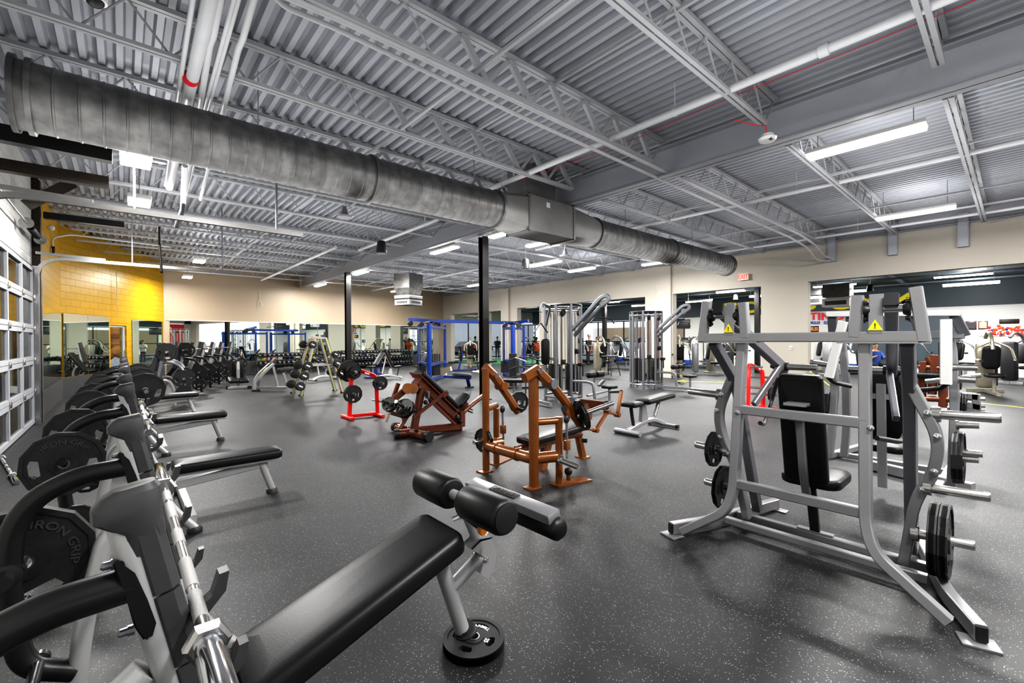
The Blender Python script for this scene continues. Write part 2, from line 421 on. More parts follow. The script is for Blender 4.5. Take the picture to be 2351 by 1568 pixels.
for i, (a, c) in enumerate([(4.16, 5.46), (8.52, 9.69), (13.2, 15.6)]):
    struct(MB().box((XR-.012, (a+c)/2, .05), (.02, c-a, .1), bev=.004).build('baseboard_right', 'rubber', None))
# steel brackets hung down over the wall face (three near, one far)
for i, (u0, v0, u1, v1) in enumerate([(1897, 505, 1909, 600), (2042, 482, 2049, 585), (2205, 470, 2211, 566), (1648, 552, 1650, 572)]):
    p = PX(u0, v0, XR-.12); q = PX(u1, v1, XR-.12)
    b = MB().box((XR-.1, q.y, (4.5+q.z)/2), (.02, .17, 4.5-q.z)).box((XR-.06, q.y-.09, (4.5+q.z)/2), (.1, .015, 4.5-q.z)).box((XR-.06, q.y+.09, (4.5+q.z)/2), (.1, .015, 4.5-q.z))
    tag(b.build('steel_bracket', 'ceiling_grey', None, smooth=0), ['grey steel channel bracket hanging down the wall beside the exit sign opening', 'grey steel channel bracket between the two other brackets on the right wall', 'grey steel channel bracket with bolt hole, nearest on the right wall', 'short grey channel bracket at the end of the round duct'][i], 'bracket')
# corrugated roof deck, ribs run along Y
prof = []; x = XL-.3; p = .152
while x < XR+.4:
    prof += [(x, ZT), (x+.055, ZT), (x+.075, ZT+.075), (x+.132, ZT+.075)]; x += p
b = MB()
va = [b.bm.verts.new((px, YB, pz)) for px, pz in prof]; vb = [b.bm.verts.new((px, 24.8, pz)) for px, pz in prof]
for i in range(len(prof)-1): b.bm.faces.new((va[i], va[i+1], vb[i+1], vb[i]))
struct(b.build('ceiling', 'ceiling_grey', None, smooth=0))
struct(MB().box((7.2, 8.6, ZT+.2), (18, 33, .1)).build('roof_slab', 'ceiling_grey', None, smooth=0))
# girders
def girder(name, a, bb, z0, z1, w=.22, m='ceiling_grey'):
    a, bb = V(a), V(bb); d = (bb-a).normalized(); s_ = V((-d.y, d.x, 0)); mid = (a+bb)/2; L_ = (bb-a).length; rz = math.atan2(d.y, d.x)
    b = MB().box((mid.x, mid.y, (z0+z1)/2), (L_, .014, z1-z0), rz).box((mid.x, mid.y, z0+.01), (L_, w, .02), rz).box((mid.x, mid.y, z1-.01), (L_, w, .02), rz)
    return struct(b.build(name, m, None, smooth=0))
girder('ceiling_girder', (6.5, YB, 0), (6.5, 22.8, 0), 4.04, 4.5)
# open-web joists
def joist(x0, x1, y, seg, tag_):
    root = bpy.data.objects.new('ceiling_joist', None); C.objects.link(root); root.location = (x0, y, 4.35); struct(root)
    b = MB()
    for s_ in (-1, 1): b.bar([(x0, y+s_*.028, 4.575), (x1, y+s_*.028, 4.575)], .045, .045, bev=0)
    b.build('top_chord', 'joist_grey', root, smooth=0)
    b = MB(); xa, xb = x0+.35, x1-.35
    for s_ in (-1, 1): b.bar([(xa, y+s_*.028, 4.17), (xb, y+s_*.028, 4.17)], .04, .035, bev=0)
    b.build('bottom_chord', 'joist_grey', root, smooth=0)
    b = MB(); n = max(2, int(round((xb-xa)/.62))); st = (xb-xa)/n; r = .011
    if seg:
        pts = []
        for i in range(n):
            if xa+i*st < 2.2: pts += [(xa+i*st, y, 4.17), (xa+(i+.5)*st, y, 4.57)]; continue
            if len(pts) and pts[-1] is not None: pts.append((xa+i*st, y, 4.17)); b.tube(pts, r, 5); pts = [None]
            b.bar([(xa+i*st, y, 4.18), (xa+(i+.5)*st, y, 4.56)], .045, .02, up=V((0, 1, 0)), bev=0)
            b.bar([(xa+(i+.5)*st, y, 4.56), (xa+(i+1)*st, y, 4.18)], .075, .045, up=V((0, 1, 0)), bev=0)
    else:
        pts = []
        for i in range(n): pts += [(xa+i*st, y, 4.17), (xa+(i+.5)*st, y, 4.57)]
        pts.append((xb, y, 4.17)); b.tube(pts, r, 5, cap=True)
    b.tube([(x0+.02, y, 4.56), (xa, y, 4.17)], r, 5); b.tube([(x1-.02, y, 4.56), (xb, y, 4.17)], r, 5)
    b.build('web', 'joist_grey', root, smooth=0)
for k in range(-4, 12):
    y = 5.25 + k*1.58
    if y > 22.3: continue
    x0 = XL if y < 16.8 else XL + (y-16.85)*.47
    joist(x0, 6.4, y, k in (-1, 0, 1), '')
    joist(6.6, XR, y, False, '')
# bridging running along Y near the deck
b = MB()
for xx in (1.6, 4.1, 9.0, 11.5, 13.6):
    pass
for i, (xx, z) in enumerate([(2.7, 4.2), (8.9, 4.2), (11.8, 4.2), (3.9, 4.55), (13.3, 4.2)]):
    o = MB().bar([(xx, YB, z), (xx, 22, z)], .035, .035, bev=0).build('ceiling_bridging', 'joist_grey', None, smooth=0); struct(o)
# black I-posts
for i, (x, y, l) in enumerate([(6.75, 8.75, 'black steel column behind the copper press machine under the duct'), (6.36, 16.6, 'black steel column beside the red plate tree')]):
    b = MB().box((x, y, 2.02), (.012, .15, 4.04)).box((x, y-.08, 2.02), (.18, .014, 4.04)).box((x, y+.08, 2.02), (.18, .014, 4.04)).box((x, y, .01), (.26, .26, .02))
    tag(b.build('steel_column', 'black_steel', None, smooth=0), l, 'column')
# ---- mirrors, wainscot
def strip_on(a, b_, t0, t1, z0, z1, off, th, name, m, bev=0):
    a, b_ = V(a), V(b_); d = (b_-a).normalized(); nrm = V((d.y, -d.x, 0)); p, q = a.lerp(b_, t0)+nrm*off, a.lerp(b_, t1)+nrm*off
    L_ = (q-p).length; rz = math.atan2(d.y, d.x); mid = (p+q)/2
    o = MB().box((0, 0, (z0+z1)/2), (L_, th, z1-z0), bev=bev, seg=1).build(name, m, None, smooth=0); o.location = (mid.x, mid.y, 0); o.rotation_euler = (0, 0, rz); return o
edges = [.012, .155, .29, .425, .56, .70, .84, .965]
for i in range(7):
    tag(strip_on(B0, B1, edges[i]+.0006, edges[i+1]-.0006, .60, 2.31, .02, .012, 'wall_mirror', 'mirror', .002), 'tall frameless mirror panel on the beige back wall behind the dumbbell racks', 'mirror', 'mirror panels along the back wall')
strip_on(B0, B1, .005, .98, .0, .58, .015, .02, 'wall_wainscot', 'rubber_wainscot')['kind'] = 'structure'
strip_on(B0, B1, .005, .98, 2.315, 2.34, .02, .025, 'trim_1', 'white_paint')['kind'] = 'structure'
strip_on(Y0, Y1, .0, .36, .0, .53, .015, .02, 'wall_wainscot', 'rubber_wainscot')['kind'] = 'structure'
strip_on(Y0, Y1, .56, 1., .0, .53, .015, .02, 'wall_wainscot', 'rubber_wainscot')['kind'] = 'structure'
strip_on(V((XL, 12.12, 0)), V((XL, 16.85, 0)), 0, 1, .0, .53, .015, .02, 'wall_wainscot', 'rubber_wainscot')['kind'] = 'structure'
tag(strip_on(Y0, Y1, .01, .185, .55, 2.27, .02, .012, 'wall_mirror', 'mirror', .002), 'frameless mirror on the yellow wall, first panel from the corner', 'mirror')
tag(strip_on(Y0, Y1, .187, .365, .55, 2.27, .02, .012, 'wall_mirror', 'mirror', .002), 'frameless mirror on the yellow wall just left of the glass exit door', 'mirror')
tag(strip_on(Y0, Y1, .60, .97, .55, 2.25, .02, .012, 'wall_mirror', 'mirror', .002), 'frameless mirror on the yellow wall between exit door and beige wall', 'mirror')
tag(strip_on(V((XL, 12.12, 0)), V((XL, 16.85, 0)), .01, .99, .55, 2.27, .02, .012, 'wall_mirror', 'mirror', .002), 'frameless mirror on the yellow side wall beside the garage door', 'mirror')
# glass exit door in the yellow wall
dr = bpy.data.objects.new('door_1', None); C.objects.link(dr); dr.location = dA; struct(dr)
dd = (dB-dA); dl = dd.length; dd.normalize(); nr = V((dd.y, -dd.x, 0))
b = MB()
for t in (.03, dl-.03): b.bar([dA+dd*t-nr*.08, dA+dd*t-nr*.08+V((0, 0, 2.02))], .06, .06, up=nr)
b.bar([dA-nr*.08+V((0, 0, 1.99)), dB-nr*.08+V((0, 0, 1.99))], .06, .06); b.bar([dA-nr*.08+V((0, 0, .1)), dB-nr*.08+V((0, 0, .1))], .05, .2)
b.build('door_frame', 'white_paint', dr, smooth=0)
MB().quad(dA-nr*.08, dB-nr*.08, dB-nr*.08+V((0, 0, 2)), dA-nr*.08+V((0, 0, 2))).build('door_glass', 'glass', dr, smooth=0)
MB().tube([dB-dd*.14-nr*.02+V((0, 0, .9)), dB-dd*.14-nr*.0+V((0, 0, 1.2))], .012, 8).build('door_handle', 'steel', dr)
# ---- outside: pavement, far building, autumn trees
struct(plane('ground', [(-40, -30, -.12), (80, -30, -.12), (80, 70, -.12), (-40, 70, -.12)], 'asphalt'))
random.seed(3)
for i in range(5):
    a = V((-3.4+1.7*i, 29+2.5*(i%3)+random.random(), 0)); h = 4+random.random()*2
    t = thing('autumn_tree', 'orange leafed autumn tree seen through the glass exit door', 'tree', a, 'autumn trees outside the exit door')
    MB().tube([a, a+V((.1, 0, h*.5)), a+V((0, .1, h))], .12, 8, scale=[1, .8, .4]).build('trunk', 'bark', t)
    b = MB()
    for k in range(26): b.ball(a+V((random.gauss(0, .55), random.gauss(0, .6), h*.12+random.random()*h*.8)), .35+random.random()*.3, (1, 1, .7), 7, 5)
    b.build('foliage', 'tree_orange', t)
struct(plane('exterior_wall', [(-6.5, 2, 0), (-6.5, 15, 0), (-6.5, 15, 4.5), (-6.5, 2, 4.5)], 'fence_wood', (-.2, 0, 0)))
for yy in (4, 7.3, 9.6, 12.4): struct(MB().box((-3.2, yy, 1.9), (.45, .45, 4)).build('exterior_pillar', 'fence_wood' if yy < 12 else 'rusty_steel', None, smooth=0))
# ---- wall behind the camera: white wall with tall windows
b = MB(); zz = [(0, .5), (3.2, 4.8)]
for z0, z1 in zz: b.box((7.1, YB-.1, (z0+z1)/2), (17, .2, z1-z0))
for xx in (-1.1, 2.2, 5.2, 8.2, 11.4, 15.3): b.box((xx, YB-.1, 2.4), (.7, .2, 4.8))
struct(b.build('wall_front', 'wall_greige', None, smooth=0))
struct(MB().box((12.8, YB+.02, 1.6), (4.2, .04, 3.1)).build('wall_front', 'red_wall', None, smooth=0))
for i, xx in enumerate((.55, 3.7, 6.7, 9.8)):
    w = bpy.data.objects.new('window_%d' % (i+1), None); C.objects.link(w); w.location = (xx, YB-.1, .5); struct(w)
    b = MB()
    for x2 in (xx-1.15, xx, xx+1.15): b.box((x2, YB-.1, 1.85), (.06, .08, 2.7))
    for z2 in (.53, 2.1, 3.17): b.box((xx, YB-.1, z2), (2.5, .08, .06))
    b.build('window_frame', 'black_steel', w, smooth=0)
# ---- world and general lamps
w = bpy.data.worlds.new('sky'); bpy.context.scene.world = w; w.use_nodes = True
w.node_tree.nodes['Background'].inputs[0].default_value = (.88, .93, 1, 1); w.node_tree.nodes['Background'].inputs[1].default_value = 1.2
# ---------------------------------------------------------------- round duct
DY, DZ, DR = 5.86, 3.70, .297
xa = PY(62, 230, 5.6).x; xj = PY(868, 400, 5.58).x; xb = PY(1160, 490, 5.56).x; xp0 = PY(1216, 500, 5.56).x; xp1 = PY(1318, 530, 5.56).x; xc = PY(1385, 540, 5.56).x; xd = PY(1560, 590, 5.56).x; xe = PY(1690, 600, 5.56).x
duct = thing('air_duct', 'long galvanised spiral air duct hanging across the room under the roof', 'duct', (xa, DY, DZ))
def spiral(x0, x1, name='duct_section'):
    pr = []; n = max(2, int((x1-x0)/.16)); L_ = x1-x0
    for i in range(n):
        t = i/n; w = 1/n
        pr += [(t, DR), (t+w*.86, DR), (t+w*.90, DR+.006), (t+w*.97, DR+.006)]
    pr.append((1, DR)); MB().lathe((x0, DY, DZ), (x1, DY, DZ), pr, 48).build(name, 'galvanised', duct)
spiral(xa, xj); spiral(xj, xb); spiral(xc, xd); spiral(xd, xe)
for i, x in enumerate([xa, xa-.1, xj, xb, xc, xd, xe]):
    MB().lathe((x-.02, DY, DZ), (x+.02, DY, DZ), [(0, DR), (0, DR+.03), (1, DR+.03), (1, DR)], 48).build('flange_ring', 'galvanised', duct)
MB().lathe((xa-.12, DY, DZ), (xa, DY, DZ), [(0, DR*.2), (0, DR), (1, DR)], 48).build('end_cap', 'galvanised', duct)
b = MB(); hb = .33
b.box(((xp0+xp1)/2, DY, DZ), (xp1-xp0, .6, .62))
b.build('plenum_box', 'galv_flat', duct, smooth=0)
MB().box(((xp0+xp1)/2-.15, DY+.1, DZ+.62), (.75, .5, .62)).build('riser', 'galv_flat', duct, smooth=0)
for (x0, x1) in ((xb, xp0), (xp1, xc)):
    b = MB(); ra, rb = [], []; n = 32; rx, qx = (x0, x1) if x0 == xb else (x1, x0)
    for k in range(n):
        a = 2*PI*(k+.5)/n; c_, s_ = math.cos(a), math.sin(a); q = 1/max(abs(c_), abs(s_))
        ra.append(b.bm.verts.new((rx, DY+DR*c_, DZ+DR*s_))); rb.append(b.bm.verts.new((qx, DY+.3*c_*q, DZ+.31*s_*q)))
    for k in range(n): b.bm.faces.new((ra[k], ra[(k+1) % n], rb[(k+1) % n], rb[k]))
    b.build('transition', 'galv_flat', duct, smooth=20)
for x in (xp0, xp1):
    b = MB()
    for s_ in (-1, 1): b.box((x, DY+s_*.305, DZ), (.04, .02, .66)); b.box((x, DY, DZ+s_*.32), (.04, .63, .02))
    b.build('flange_angle', 'steel', duct, smooth=0)
MB().box(((xp0+xp1)/2-.12, DY-.303, DZ+.2), (.09, .004, .09)).build('paper_tag', 'white_paint', duct, smooth=0)
b = MB()
for x in (1.2, 4.3, 8.5, 11.6): b.tube([(x, DY-.05, DZ+DR), (x, DY-.05, ZT)], .006, 5)
b.build('hanger_wires', 'steel', duct)
# ---------------------------------------------------------------- lamps
def lamp(x, y, z, e, r=.09, sx=None, sy=None):
    ld = bpy.data.lights.new('lamp', 'AREA' if sx else 'POINT'); ld.energy = e; ld.color = (1, .985, .97)
    if sx: ld.shape = 'RECTANGLE'; ld.size = sx; ld.size_y = sy
    else: ld.shadow_soft_size = r
    o = bpy.data.objects.new('lamp', ld); C.objects.link(o); o.location = (x, y, z); return o
PT, AR = 20, 120
def strip_light(p, q, label, w=.2, e=1., group=None, vis=True):
    p, q = V(p), V(q); mid = (p+q)/2; L_ = abs(q.y-p.y) if abs(q.y-p.y) > abs(q.x-p.x) else abs(q.x-p.x); ay = abs(q.y-p.y) > abs(q.x-p.x)
    t = thing('strip_light', label, 'ceiling light', mid, group)
    sz = lambda a, l, h: (a, l, h) if ay else (l, a, h)
    MB().box(mid+V((0, 0, .045)), sz(w, L_, .05), bev=.008).build('housing', 'white_paint', t)
    MB().box(mid, sz(w*.86, L_*.985, .045), bev=.012).build('diffuser', 'tube_glow', t)
    b = MB()
    for s_ in (-.4, .4):
        o = V((0, L_*s_, 0)) if ay else V((L_*s_, 0, 0)); b.tube([mid+o+V((0, 0, .06)), mid+o+V((0, 0, max(.15, 4.56-mid.z)))], .005, 4)
    b.build('hanging_chain', 'steel', t)
    lamp(mid.x, mid.y, mid.z-.05, AR*e*L_, sx=w if ay else L_, sy=L_ if ay else w)
    lamp(mid.x+.18, mid.y, mid.z-.02, PT*e, .05); return t
def sl(u0, v0, u1, v1, z, label, e=1., w=.2): return strip_light(GZ(u0, v0, z), GZ(u1, v1, z), label, w, e)
def slc(u, v, z, L_, label, e=1., w=.2):
    c = GZ(u, v, z); return strip_light(c-V((0, L_/2, 0)), c+V((0, L_/2, 0)), label, w, e)
sl(1852, 362, 2130, 291, 4.0, 'long bright strip light hanging past the big girder, nearest one', 1.3, .24)
sl(2012, 506, 2195, 474, 4.0, 'bright strip light near the right wall above the steel brackets', 1.2, .22)
slc(1020, 575, 3.95, 1.25, 'wide strip light hanging just left of the tall black column')
slc(1252, 606, 3.85, 1.3, 'strip light right beside the second black speaker')
slc(1093, 655, 4.0, 1.2, 'distant strip light seen left of the tall black column top')
slc(735, 655, 4.0, 1.2, 'strip light at the end of the girder by the back wall')
slc(828, 627, 4.0, 1.2, 'strip light by the top of the far black column')
slc(912, 668, 4.0, 1.2, 'small strip light beside the hanging air diffuser')
slc(1155, 538, 3.9, .9, 'strip light under the duct at the top of the tall black column')
slc(1512, 604, 3.95, 1.2, 'strip light just under the far half of the round duct')
slc(1240, 560, 4.05, 1., 'faint strip light behind the air duct plenum', .7)
for (u, v, z, l) in [(312, 370, 3.62, 'square high bay light partly hidden by the round duct, nearest one'), (320, 466, 3.72, 'square high bay light below the round duct near the garage door track'), (457, 601, 3.9, 'square high bay light over the far garage door track'), (430, 637, 3.85, 'square high bay light in front of the beige back wall corner')]:
    c = GZ(u, v, z); t = thing('high_bay_light', l, 'ceiling light', c)
    MB().box(c+V((0, 0, .06)), (.3, .42, .08), bev=.02).build('housing', 'white_paint', t)
    MB().box(c, (.28, .40, .04), bev=.01).build('diffuser', 'panel_glow', t)
    MB().tube([c+V((0, 0, .1)), c+V((0, 0, 4.5-z))], .006, 4).build('hanging_chain', 'steel', t)
    lamp(c.x, c.y, c.z-.04, AR*1.0, sx=.3, sy=.42); lamp(c.x+.26, c.y, c.z, PT*.8, .05)
for i, (x, y) in enumerate([(1.6, -.8), (4.2, -1.6), (9.2, -3.2), (8.3, -2.4), (12.3, -1.5), (12.6, 10.5), (10.2, 19), (3.3, 2.6)]):
    if (x, y) == (3.3, 2.6): continue
    strip_light((x, y-.6, 4.0), (x, y+.6, 4.0), 'strip light hanging overhead beyond the edge of the view', group='strip lights out of frame')
# ---------------------------------------------------------------- pipes and conduits
def pipe(name, pts, r, label, m='pipe_grey', fil=0, cat='pipe', extra=None):
    t = MB().tube(pts, r, 12, fil).build(name, m); return tag(t, label, cat)
def pxz(u, v, z): return GZ(u, v, z)
pa0 = GZ(1180, 418, 4.2)
def root_pipe(name, x, z, y0, y1, r, label, couplings=()):
    t = thing(name, label, 'pipe', (x, y0, z)); MB().tube([(x, y0, z), (x, y1, z)], r, 14).build('pipe_run', 'pipe_grey', t)
    for y in couplings: MB().cyl((x, y-.04, z), (x, y+.04, z), r*1.35, 14).build('coupling', 'pipe_grey', t)
    b = MB(); y = y0+.6
    while y < y1: b.tube([(x, y, z), (x, y, 4.55)], .006, 5); b.cyl((x, y-.012, z), (x, y+.012, z), r*1.15, 12); y += 3.2
    b.build('hanger', 'pipe_grey', t)
    for k, y in enumerate((5.6, 9.0)):
        if y0 < y < y1 and name == 'sprinkler_pipe': MB().tube([(x, y, z), (x, y, z+.26)], .018, 8).cyl((x, y, z+.26), (x, y, z+.275), .03, 8).build('sprinkler_head', 'pipe_grey', t)
    return t
root_pipe('sprinkler_pipe', 4.98, 4.2, YB, 7.0, .045, 'thick painted sprinkler pipe running in front of the girder overhead', (6.6, 1.2))
root_pipe('sprinkler_pipe', 9.4, 4.2, YB, 9.6, .04, 'painted sprinkler pipe beyond the girder, under the long bright strip light', (9.0,))
root_pipe('sprinkler_pipe', 14.2, 4.2, YB, 8.2, .035, 'painted sprinkler pipe running close along the right wall', (7.6,))
root_pipe('sprinkler_pipe', 5.25, 4.15, 8.4, 12.8, .04, 'painted sprinkler pipe behind the first black speaker', (12.6,))
root_pipe('sprinkler_pipe', 4.5, 4.1, 12.6, 21.5, .04, 'painted pipe slanting to the top of the beige wall beside the girder end')
root_pipe('sprinkler_pipe', 9.9, 4.1, 13, 22.5, .04, 'painted pipe ending behind the hanging air diffuser')
pipe('electrical_conduit', [PY(628, -20, 3.62), PY(780, 45, 3.62), (3.34, 3.62, 4.1), (7.4, 3.62, 4.09), (12.9, 3.62, 4.09), (14.2, 3.62, 4.0), (15.0, 3.62, 3.8), (15.5, 3.5, 3.75)], .026, 'upper of two painted conduits running beside the joist to the right wall', fil=.1)
pipe('electrical_conduit', [PY(600, -60, 3.78), PY(640, 10, 3.78), PY(770, 65, 3.78), (3.4, 3.78, 4.07), (7.4, 3.78, 4.04), (12.7, 3.78, 4.02), (14.0, 3.78, 3.95), (14.9, 3.78, 3.7), (15.5, 3.6, 3.7)], .022, 'lower of two painted conduits running beside the joist to the right wall', fil=.1)
# bundle of vertical looking conduits (they run along Y just under the deck near the left)
bun = [((1285, 0), (1180, 680), .02), ((1400, 0), (1245, 690), .055), ((1465, 0), (1330, 720), .03), ((1560, 0), (1360, 735), .017), ((1590, 0), (1385, 740), .017), ((1690, 0), (1480, 765), .026)]
lab = ['thin painted conduit, leftmost of the bundle crossing above the duct', 'fat painted drain pipe with a red clamp crossing above the duct', 'painted conduit with a bend just right of the fat drain pipe', 'thin painted conduit, left one of the thin pair crossing above the duct', 'thin painted conduit, right one of the thin pair crossing above the duct', 'painted conduit with a kink, rightmost of the bundle above the duct']
for (a, c, r), l in zip(bun, lab):
    s_ = .3444; p = GZ(a[0]*s_, a[1]*s_, 4.1); q = GZ(c[0]*s_, c[1]*s_, 4.1); d = (q-p); p2 = p - d*.6; q2 = p + d*2.6; q2.z = 4.0
    pipe('ceiling_conduit', [p2, p.lerp(q, .25), p.lerp(q, .33)+V((-.012 if r == .026 or r == .03 else 0, 0, 0)), q, q2], r, l)
p = GZ(438, 180, 4.1); tag(MB().lathe(p-V((0, .03, 0)), p+V((0, .03, 0)), [(0, .055), (0, .07), (1, .07), (1, .055)], 14).build('pipe_clamp', 'sign_red'), 'dark red clamp around the fat drain pipe', 'clamp')
for i, (pts, l) in enumerate([([PX(425, 380, .55), PX(420, 480, .6), PX(405, 520, .62)], 'bent painted pipe hanging below the duct with a dark joint'), ([PX(366, 520, .3), PX(366, 560, .3), PX(371, 625, .3)], 'thin black rod hanging at the yellow wall')]):
    pipe('hanging_pipe', pts, .03 if i == 0 else .012, l, 'pipe_grey' if i == 0 else 'black_steel')
# red fire alarm cable and detector
cz = 4.28
tag(MB().tube([GZ(1100, 440, cz), GZ(1240, 400, cz), GZ(1480, 310, cz), GZ(1690, 218, cz), GZ(1950, 118, cz), GZ(2240, 0, cz)], .004, 5).build('alarm_cable', 'sign_red'), 'thin red fire alarm cable running beside the thick sprinkler pipe', 'cable')
c = GZ(1762, 320, 3.86)
t = thing('smoke_detector', 'white round ceiling alarm hanging from the end of a joist on red wires', 'alarm', c)
MB().lathe(c+V((0, 0, -.03)), c+V((0, 0, .06)), [(0, .02), (.1, .085), (.45, .1), (.6, .07), (1, .06)], 24).build('alarm_body', 'white_paint', t)
MB().box(c+V((-.04, -.05, -.02)), (.05, .03, .02)).build('alarm_lens', 'plastic_black', t)
MB().tube([c+V((0, 0, .05)), c+V((.03, .02, .1)), c+V((-.03, 0, .16)), c+V((.0, .1, .2)), c+V((-.2, .3, .28))], .006, 5, .05).build('red_wires', 'sign_red', t)
c = PY(218, 8, 5.0); c = GZ(218, 12, 3.95)
t = thing('dome_camera', 'white dome security camera hanging at the top of the picture', 'camera', c)
MB().cyl(c+V((0, 0, .03)), c+V((0, 0, .09)), .07, 20).build('camera_base', 'white_paint', t); MB().ball(c+V((0, 0, .03)), .055, (1, 1, .8)).build('camera_dome', 'plastic_black', t)
c = PX(117, 523, -1.1); t = thing('dome_camera', 'small white security camera at the top of the yellow side wall', 'camera', c); MB().ball(c, .06).build('camera_dome', 'white_paint', t)
# speakers, pendants, diffuser
def speaker(c, s, label, m='plastic_black'):
    t = thing('pendant_speaker', label, 'speaker', c)
    MB().lathe(c+V((0, 0, -.15*s)), c+V((0, 0, .15*s)), [(0, .11), (0, .12*s), (.06, .13*s), (.9, .10*s), (1, .08*s), (1, .02)], 20).build('speaker_body', m, t)
    MB().tube([c+V((0, 0, .15*s)), c+V((0, 0, 4.5-c.z))], .004, 4).build('hanging_cable', 'steel', t)
speaker(GZ(876, 568, 3.6), .95, 'black pendant speaker hanging left of the tall black column'); speaker(GZ(1207, 607, 3.55), .95, 'black pendant speaker hanging right of the tall black column')
for (u, v, z, l) in [(791, 494, 3.85, 'grey bell shaped pendant hanging just under the round duct'), (1297, 585, 3.8, 'dark bell shaped pendant hanging right of the air duct plenum')]:
    c = GZ(u, v, z); t = thing('bell_pendant', l, 'pendant', c)
    MB().lathe(c+V((0, 0, -.05)), c+V((0, 0, .16)), [(0, .14), (.15, .15), (.3, .07), (.7, .05), (1, .03)], 20).build('bell', 'silver_dark' if z > 3.82 else 'gunmetal', t); MB().tube([c+V((0, 0, .15)), c+V((0, 0, 4.5-z))], .008, 5).build('rod', 'pipe_grey', t)
c = PY(938, 690, 16.5); t = thing('air_diffuser', 'square grey duct drop with white louvred air diffuser in front of the beige wall', 'air vent', c)
s_ = .68
b = MB().box(c+V((0, 0, .78)), (1.05*s_*1.15, 1.05*s_*1.15, .6), .35); b.build('duct_drop', 'galvanised', t, smooth=0)
b = MB(); lo = [V((x*.33, y*.33, .2)) for x, y in ((-1, -1), (1, -1), (1, 1), (-1, 1))]; hi = [V((x*.41, y*.41, .5)) for x, y in ((-1, -1), (1, -1), (1, 1), (-1, 1))]
Rz = Matrix.Rotation(.35, 3, 'Z')
for k in range(4): b.quad(c+Rz@lo[k], c+Rz@lo[(k+1) % 4], c+Rz@hi[(k+1) % 4], c+Rz@hi[k])
b.build('duct_neck', 'galvanised', t, smooth=0)
MB().box(c+V((0, 0, -.07)), (.78, .78, .26), .35, bev=.01).box(c+V((0, 0, .13)), (.8, .8, .12), .35).build('diffuser_box', 'white_paint', t)
MB().box(c+V((0, 0, .045)), (.82, .82, .05), .35).build('black_band', 'rubber', t, smooth=0)
b = MB()
for r in (.35, .35-PI/2):
    R_ = Matrix.Rotation(r, 3, 'Z')
    for k in range(7): b.box(c+R_@V((-.24+.08*k, -.392, -.09)), (.055, .01, .09), r)
b.build('louvres', 'plastic_grey', t, smooth=0)
# EXIT sign
c = PX(1706.5, 636, XR-.09)
t = thing('exit_sign', 'lit red on white EXIT sign on the wall past the end of the duct', 'sign', c)
MB().box(c, (.05, .33, .21), bev=.008).build('sign_case', 'exit_case', t)
MB().add(text_mesh('EXIT', .2, .004, .004, sx=.78), basis(c+V((-.028, 0, .0)), (0, -1, 0), (0, 0, 1), (-1, 0, 0))).build('sign_lettering', 'exit_glow', t, smooth=0)
# ---------------------------------------------------------------- sectional garage door with glass, tracks, spring
DYn, DYf = 7.05, 11.86
gd = bpy.data.objects.new('door_2', None); C.objects.link(gd); gd.location = (XL, (DYn+DYf)/2, 0); struct(gd)
zs = [.02, .60, 1.17, 1.74, 2.31, 2.86]
for i in range(5):
    z0, z1 = zs[i]+.004, zs[i+1]-.004; n = 4; w = (DYf-DYn)/n; b = MB()
    b.box((XL, (DYn+DYf)/2, z0+.035), (.05, DYf-DYn, .07)).box((XL, (DYn+DYf)/2, z1-.035), (.05, DYf-DYn, .07))
    for k in range(n+1): b.box((XL, min(max(DYn+k*w, DYn+.04), DYf-.04), (z0+z1)/2), (.05, .08, z1-z0-.14))
    b.build('door_section', 'joist_grey', gd, smooth=0)
    b = MB()
    for k in range(n): b.box((XL-.01, DYn+(k+.5)*w, (z0+z1)/2), (.006, w-.08, z1-z0-.14))
    b.build('door_glazing', 'glass', gd, smooth=0)
    if i:
        for k in range(n+1): MB().box((XL+.035, min(max(DYn+k*w, DYn+.06), DYf-.04), zs[i]), (.03, .07, .09), bev=.008).build('door_hinge', 'steel', gd)
struct(MB().box((XL+.05, 11.93, 1.45), (.1, .06, 2.9)).box((XL+.1, 11.98, 1.45), (.05, .03, 2.9)).build('door_jamb', 'steel', None, smooth=0))
struct(MB().box((XL+.03, 12.03, 2.3), (.16, .16, 4.6)).build('wall_post', 'rusty_steel', None, smooth=0))
def track(y, z, x1, label):
    t = thing('door_track', label, 'door track', (XL, y, z)); pr = [(-.03, -.03), (.03, -.03), (.03, -.022), (-.022, -.022), (-.022, .022), (.03, .022), (.03, .03), (-.03, .03)]
    MB().sweep(fillet([(XL+.06, y, .1), (XL+.06, y, z), (x1, y, z)], .42, 10), pr, up=V((0, 1, 0))).build('curved_rail', 'steel', t)
    MB().bar([(XL+.05, y+.03, z+.08), (XL+1.0, y+.03, z+.05)], .03, .05, bev=0).build('header_angle', 'steel', t, smooth=0)
    b = MB()
    for xx in (x1-.35, x1-1.9): b.bar([(xx, y, z), (xx, y, 4.5)], .05, .02, bev=0)
    b.build('hanger_strap', 'silver_dark', t, smooth=0)
zt_ = 3.06
track(11.86, zt_, PY(555, 622, 11.7).x, 'curved steel garage door rail in front of the yellow wall')
track(7.0, zt_, PY(690, 540, 7.1).x, 'steel garage door rail running below the round duct')
yy = 10.6; t = thing('torsion_spring', 'torsion spring and shaft with cable drum above the garage door', 'spring', (XL+.12, yy, 3.35))
MB().tube([(XL+.13, 7, 3.36), (XL+.13, 11.85, 3.36)], .014, 8).build('shaft', 'steel', t)
pts = [(XL+.13+.045*math.cos(a*.7), 10.6+a*.0042, 3.36+.045*math.sin(a*.7)) for a in range(0, 190)]
MB().tube(pts, .009, 5).build('spring_coil', 'plastic_black', t)
b = MB()
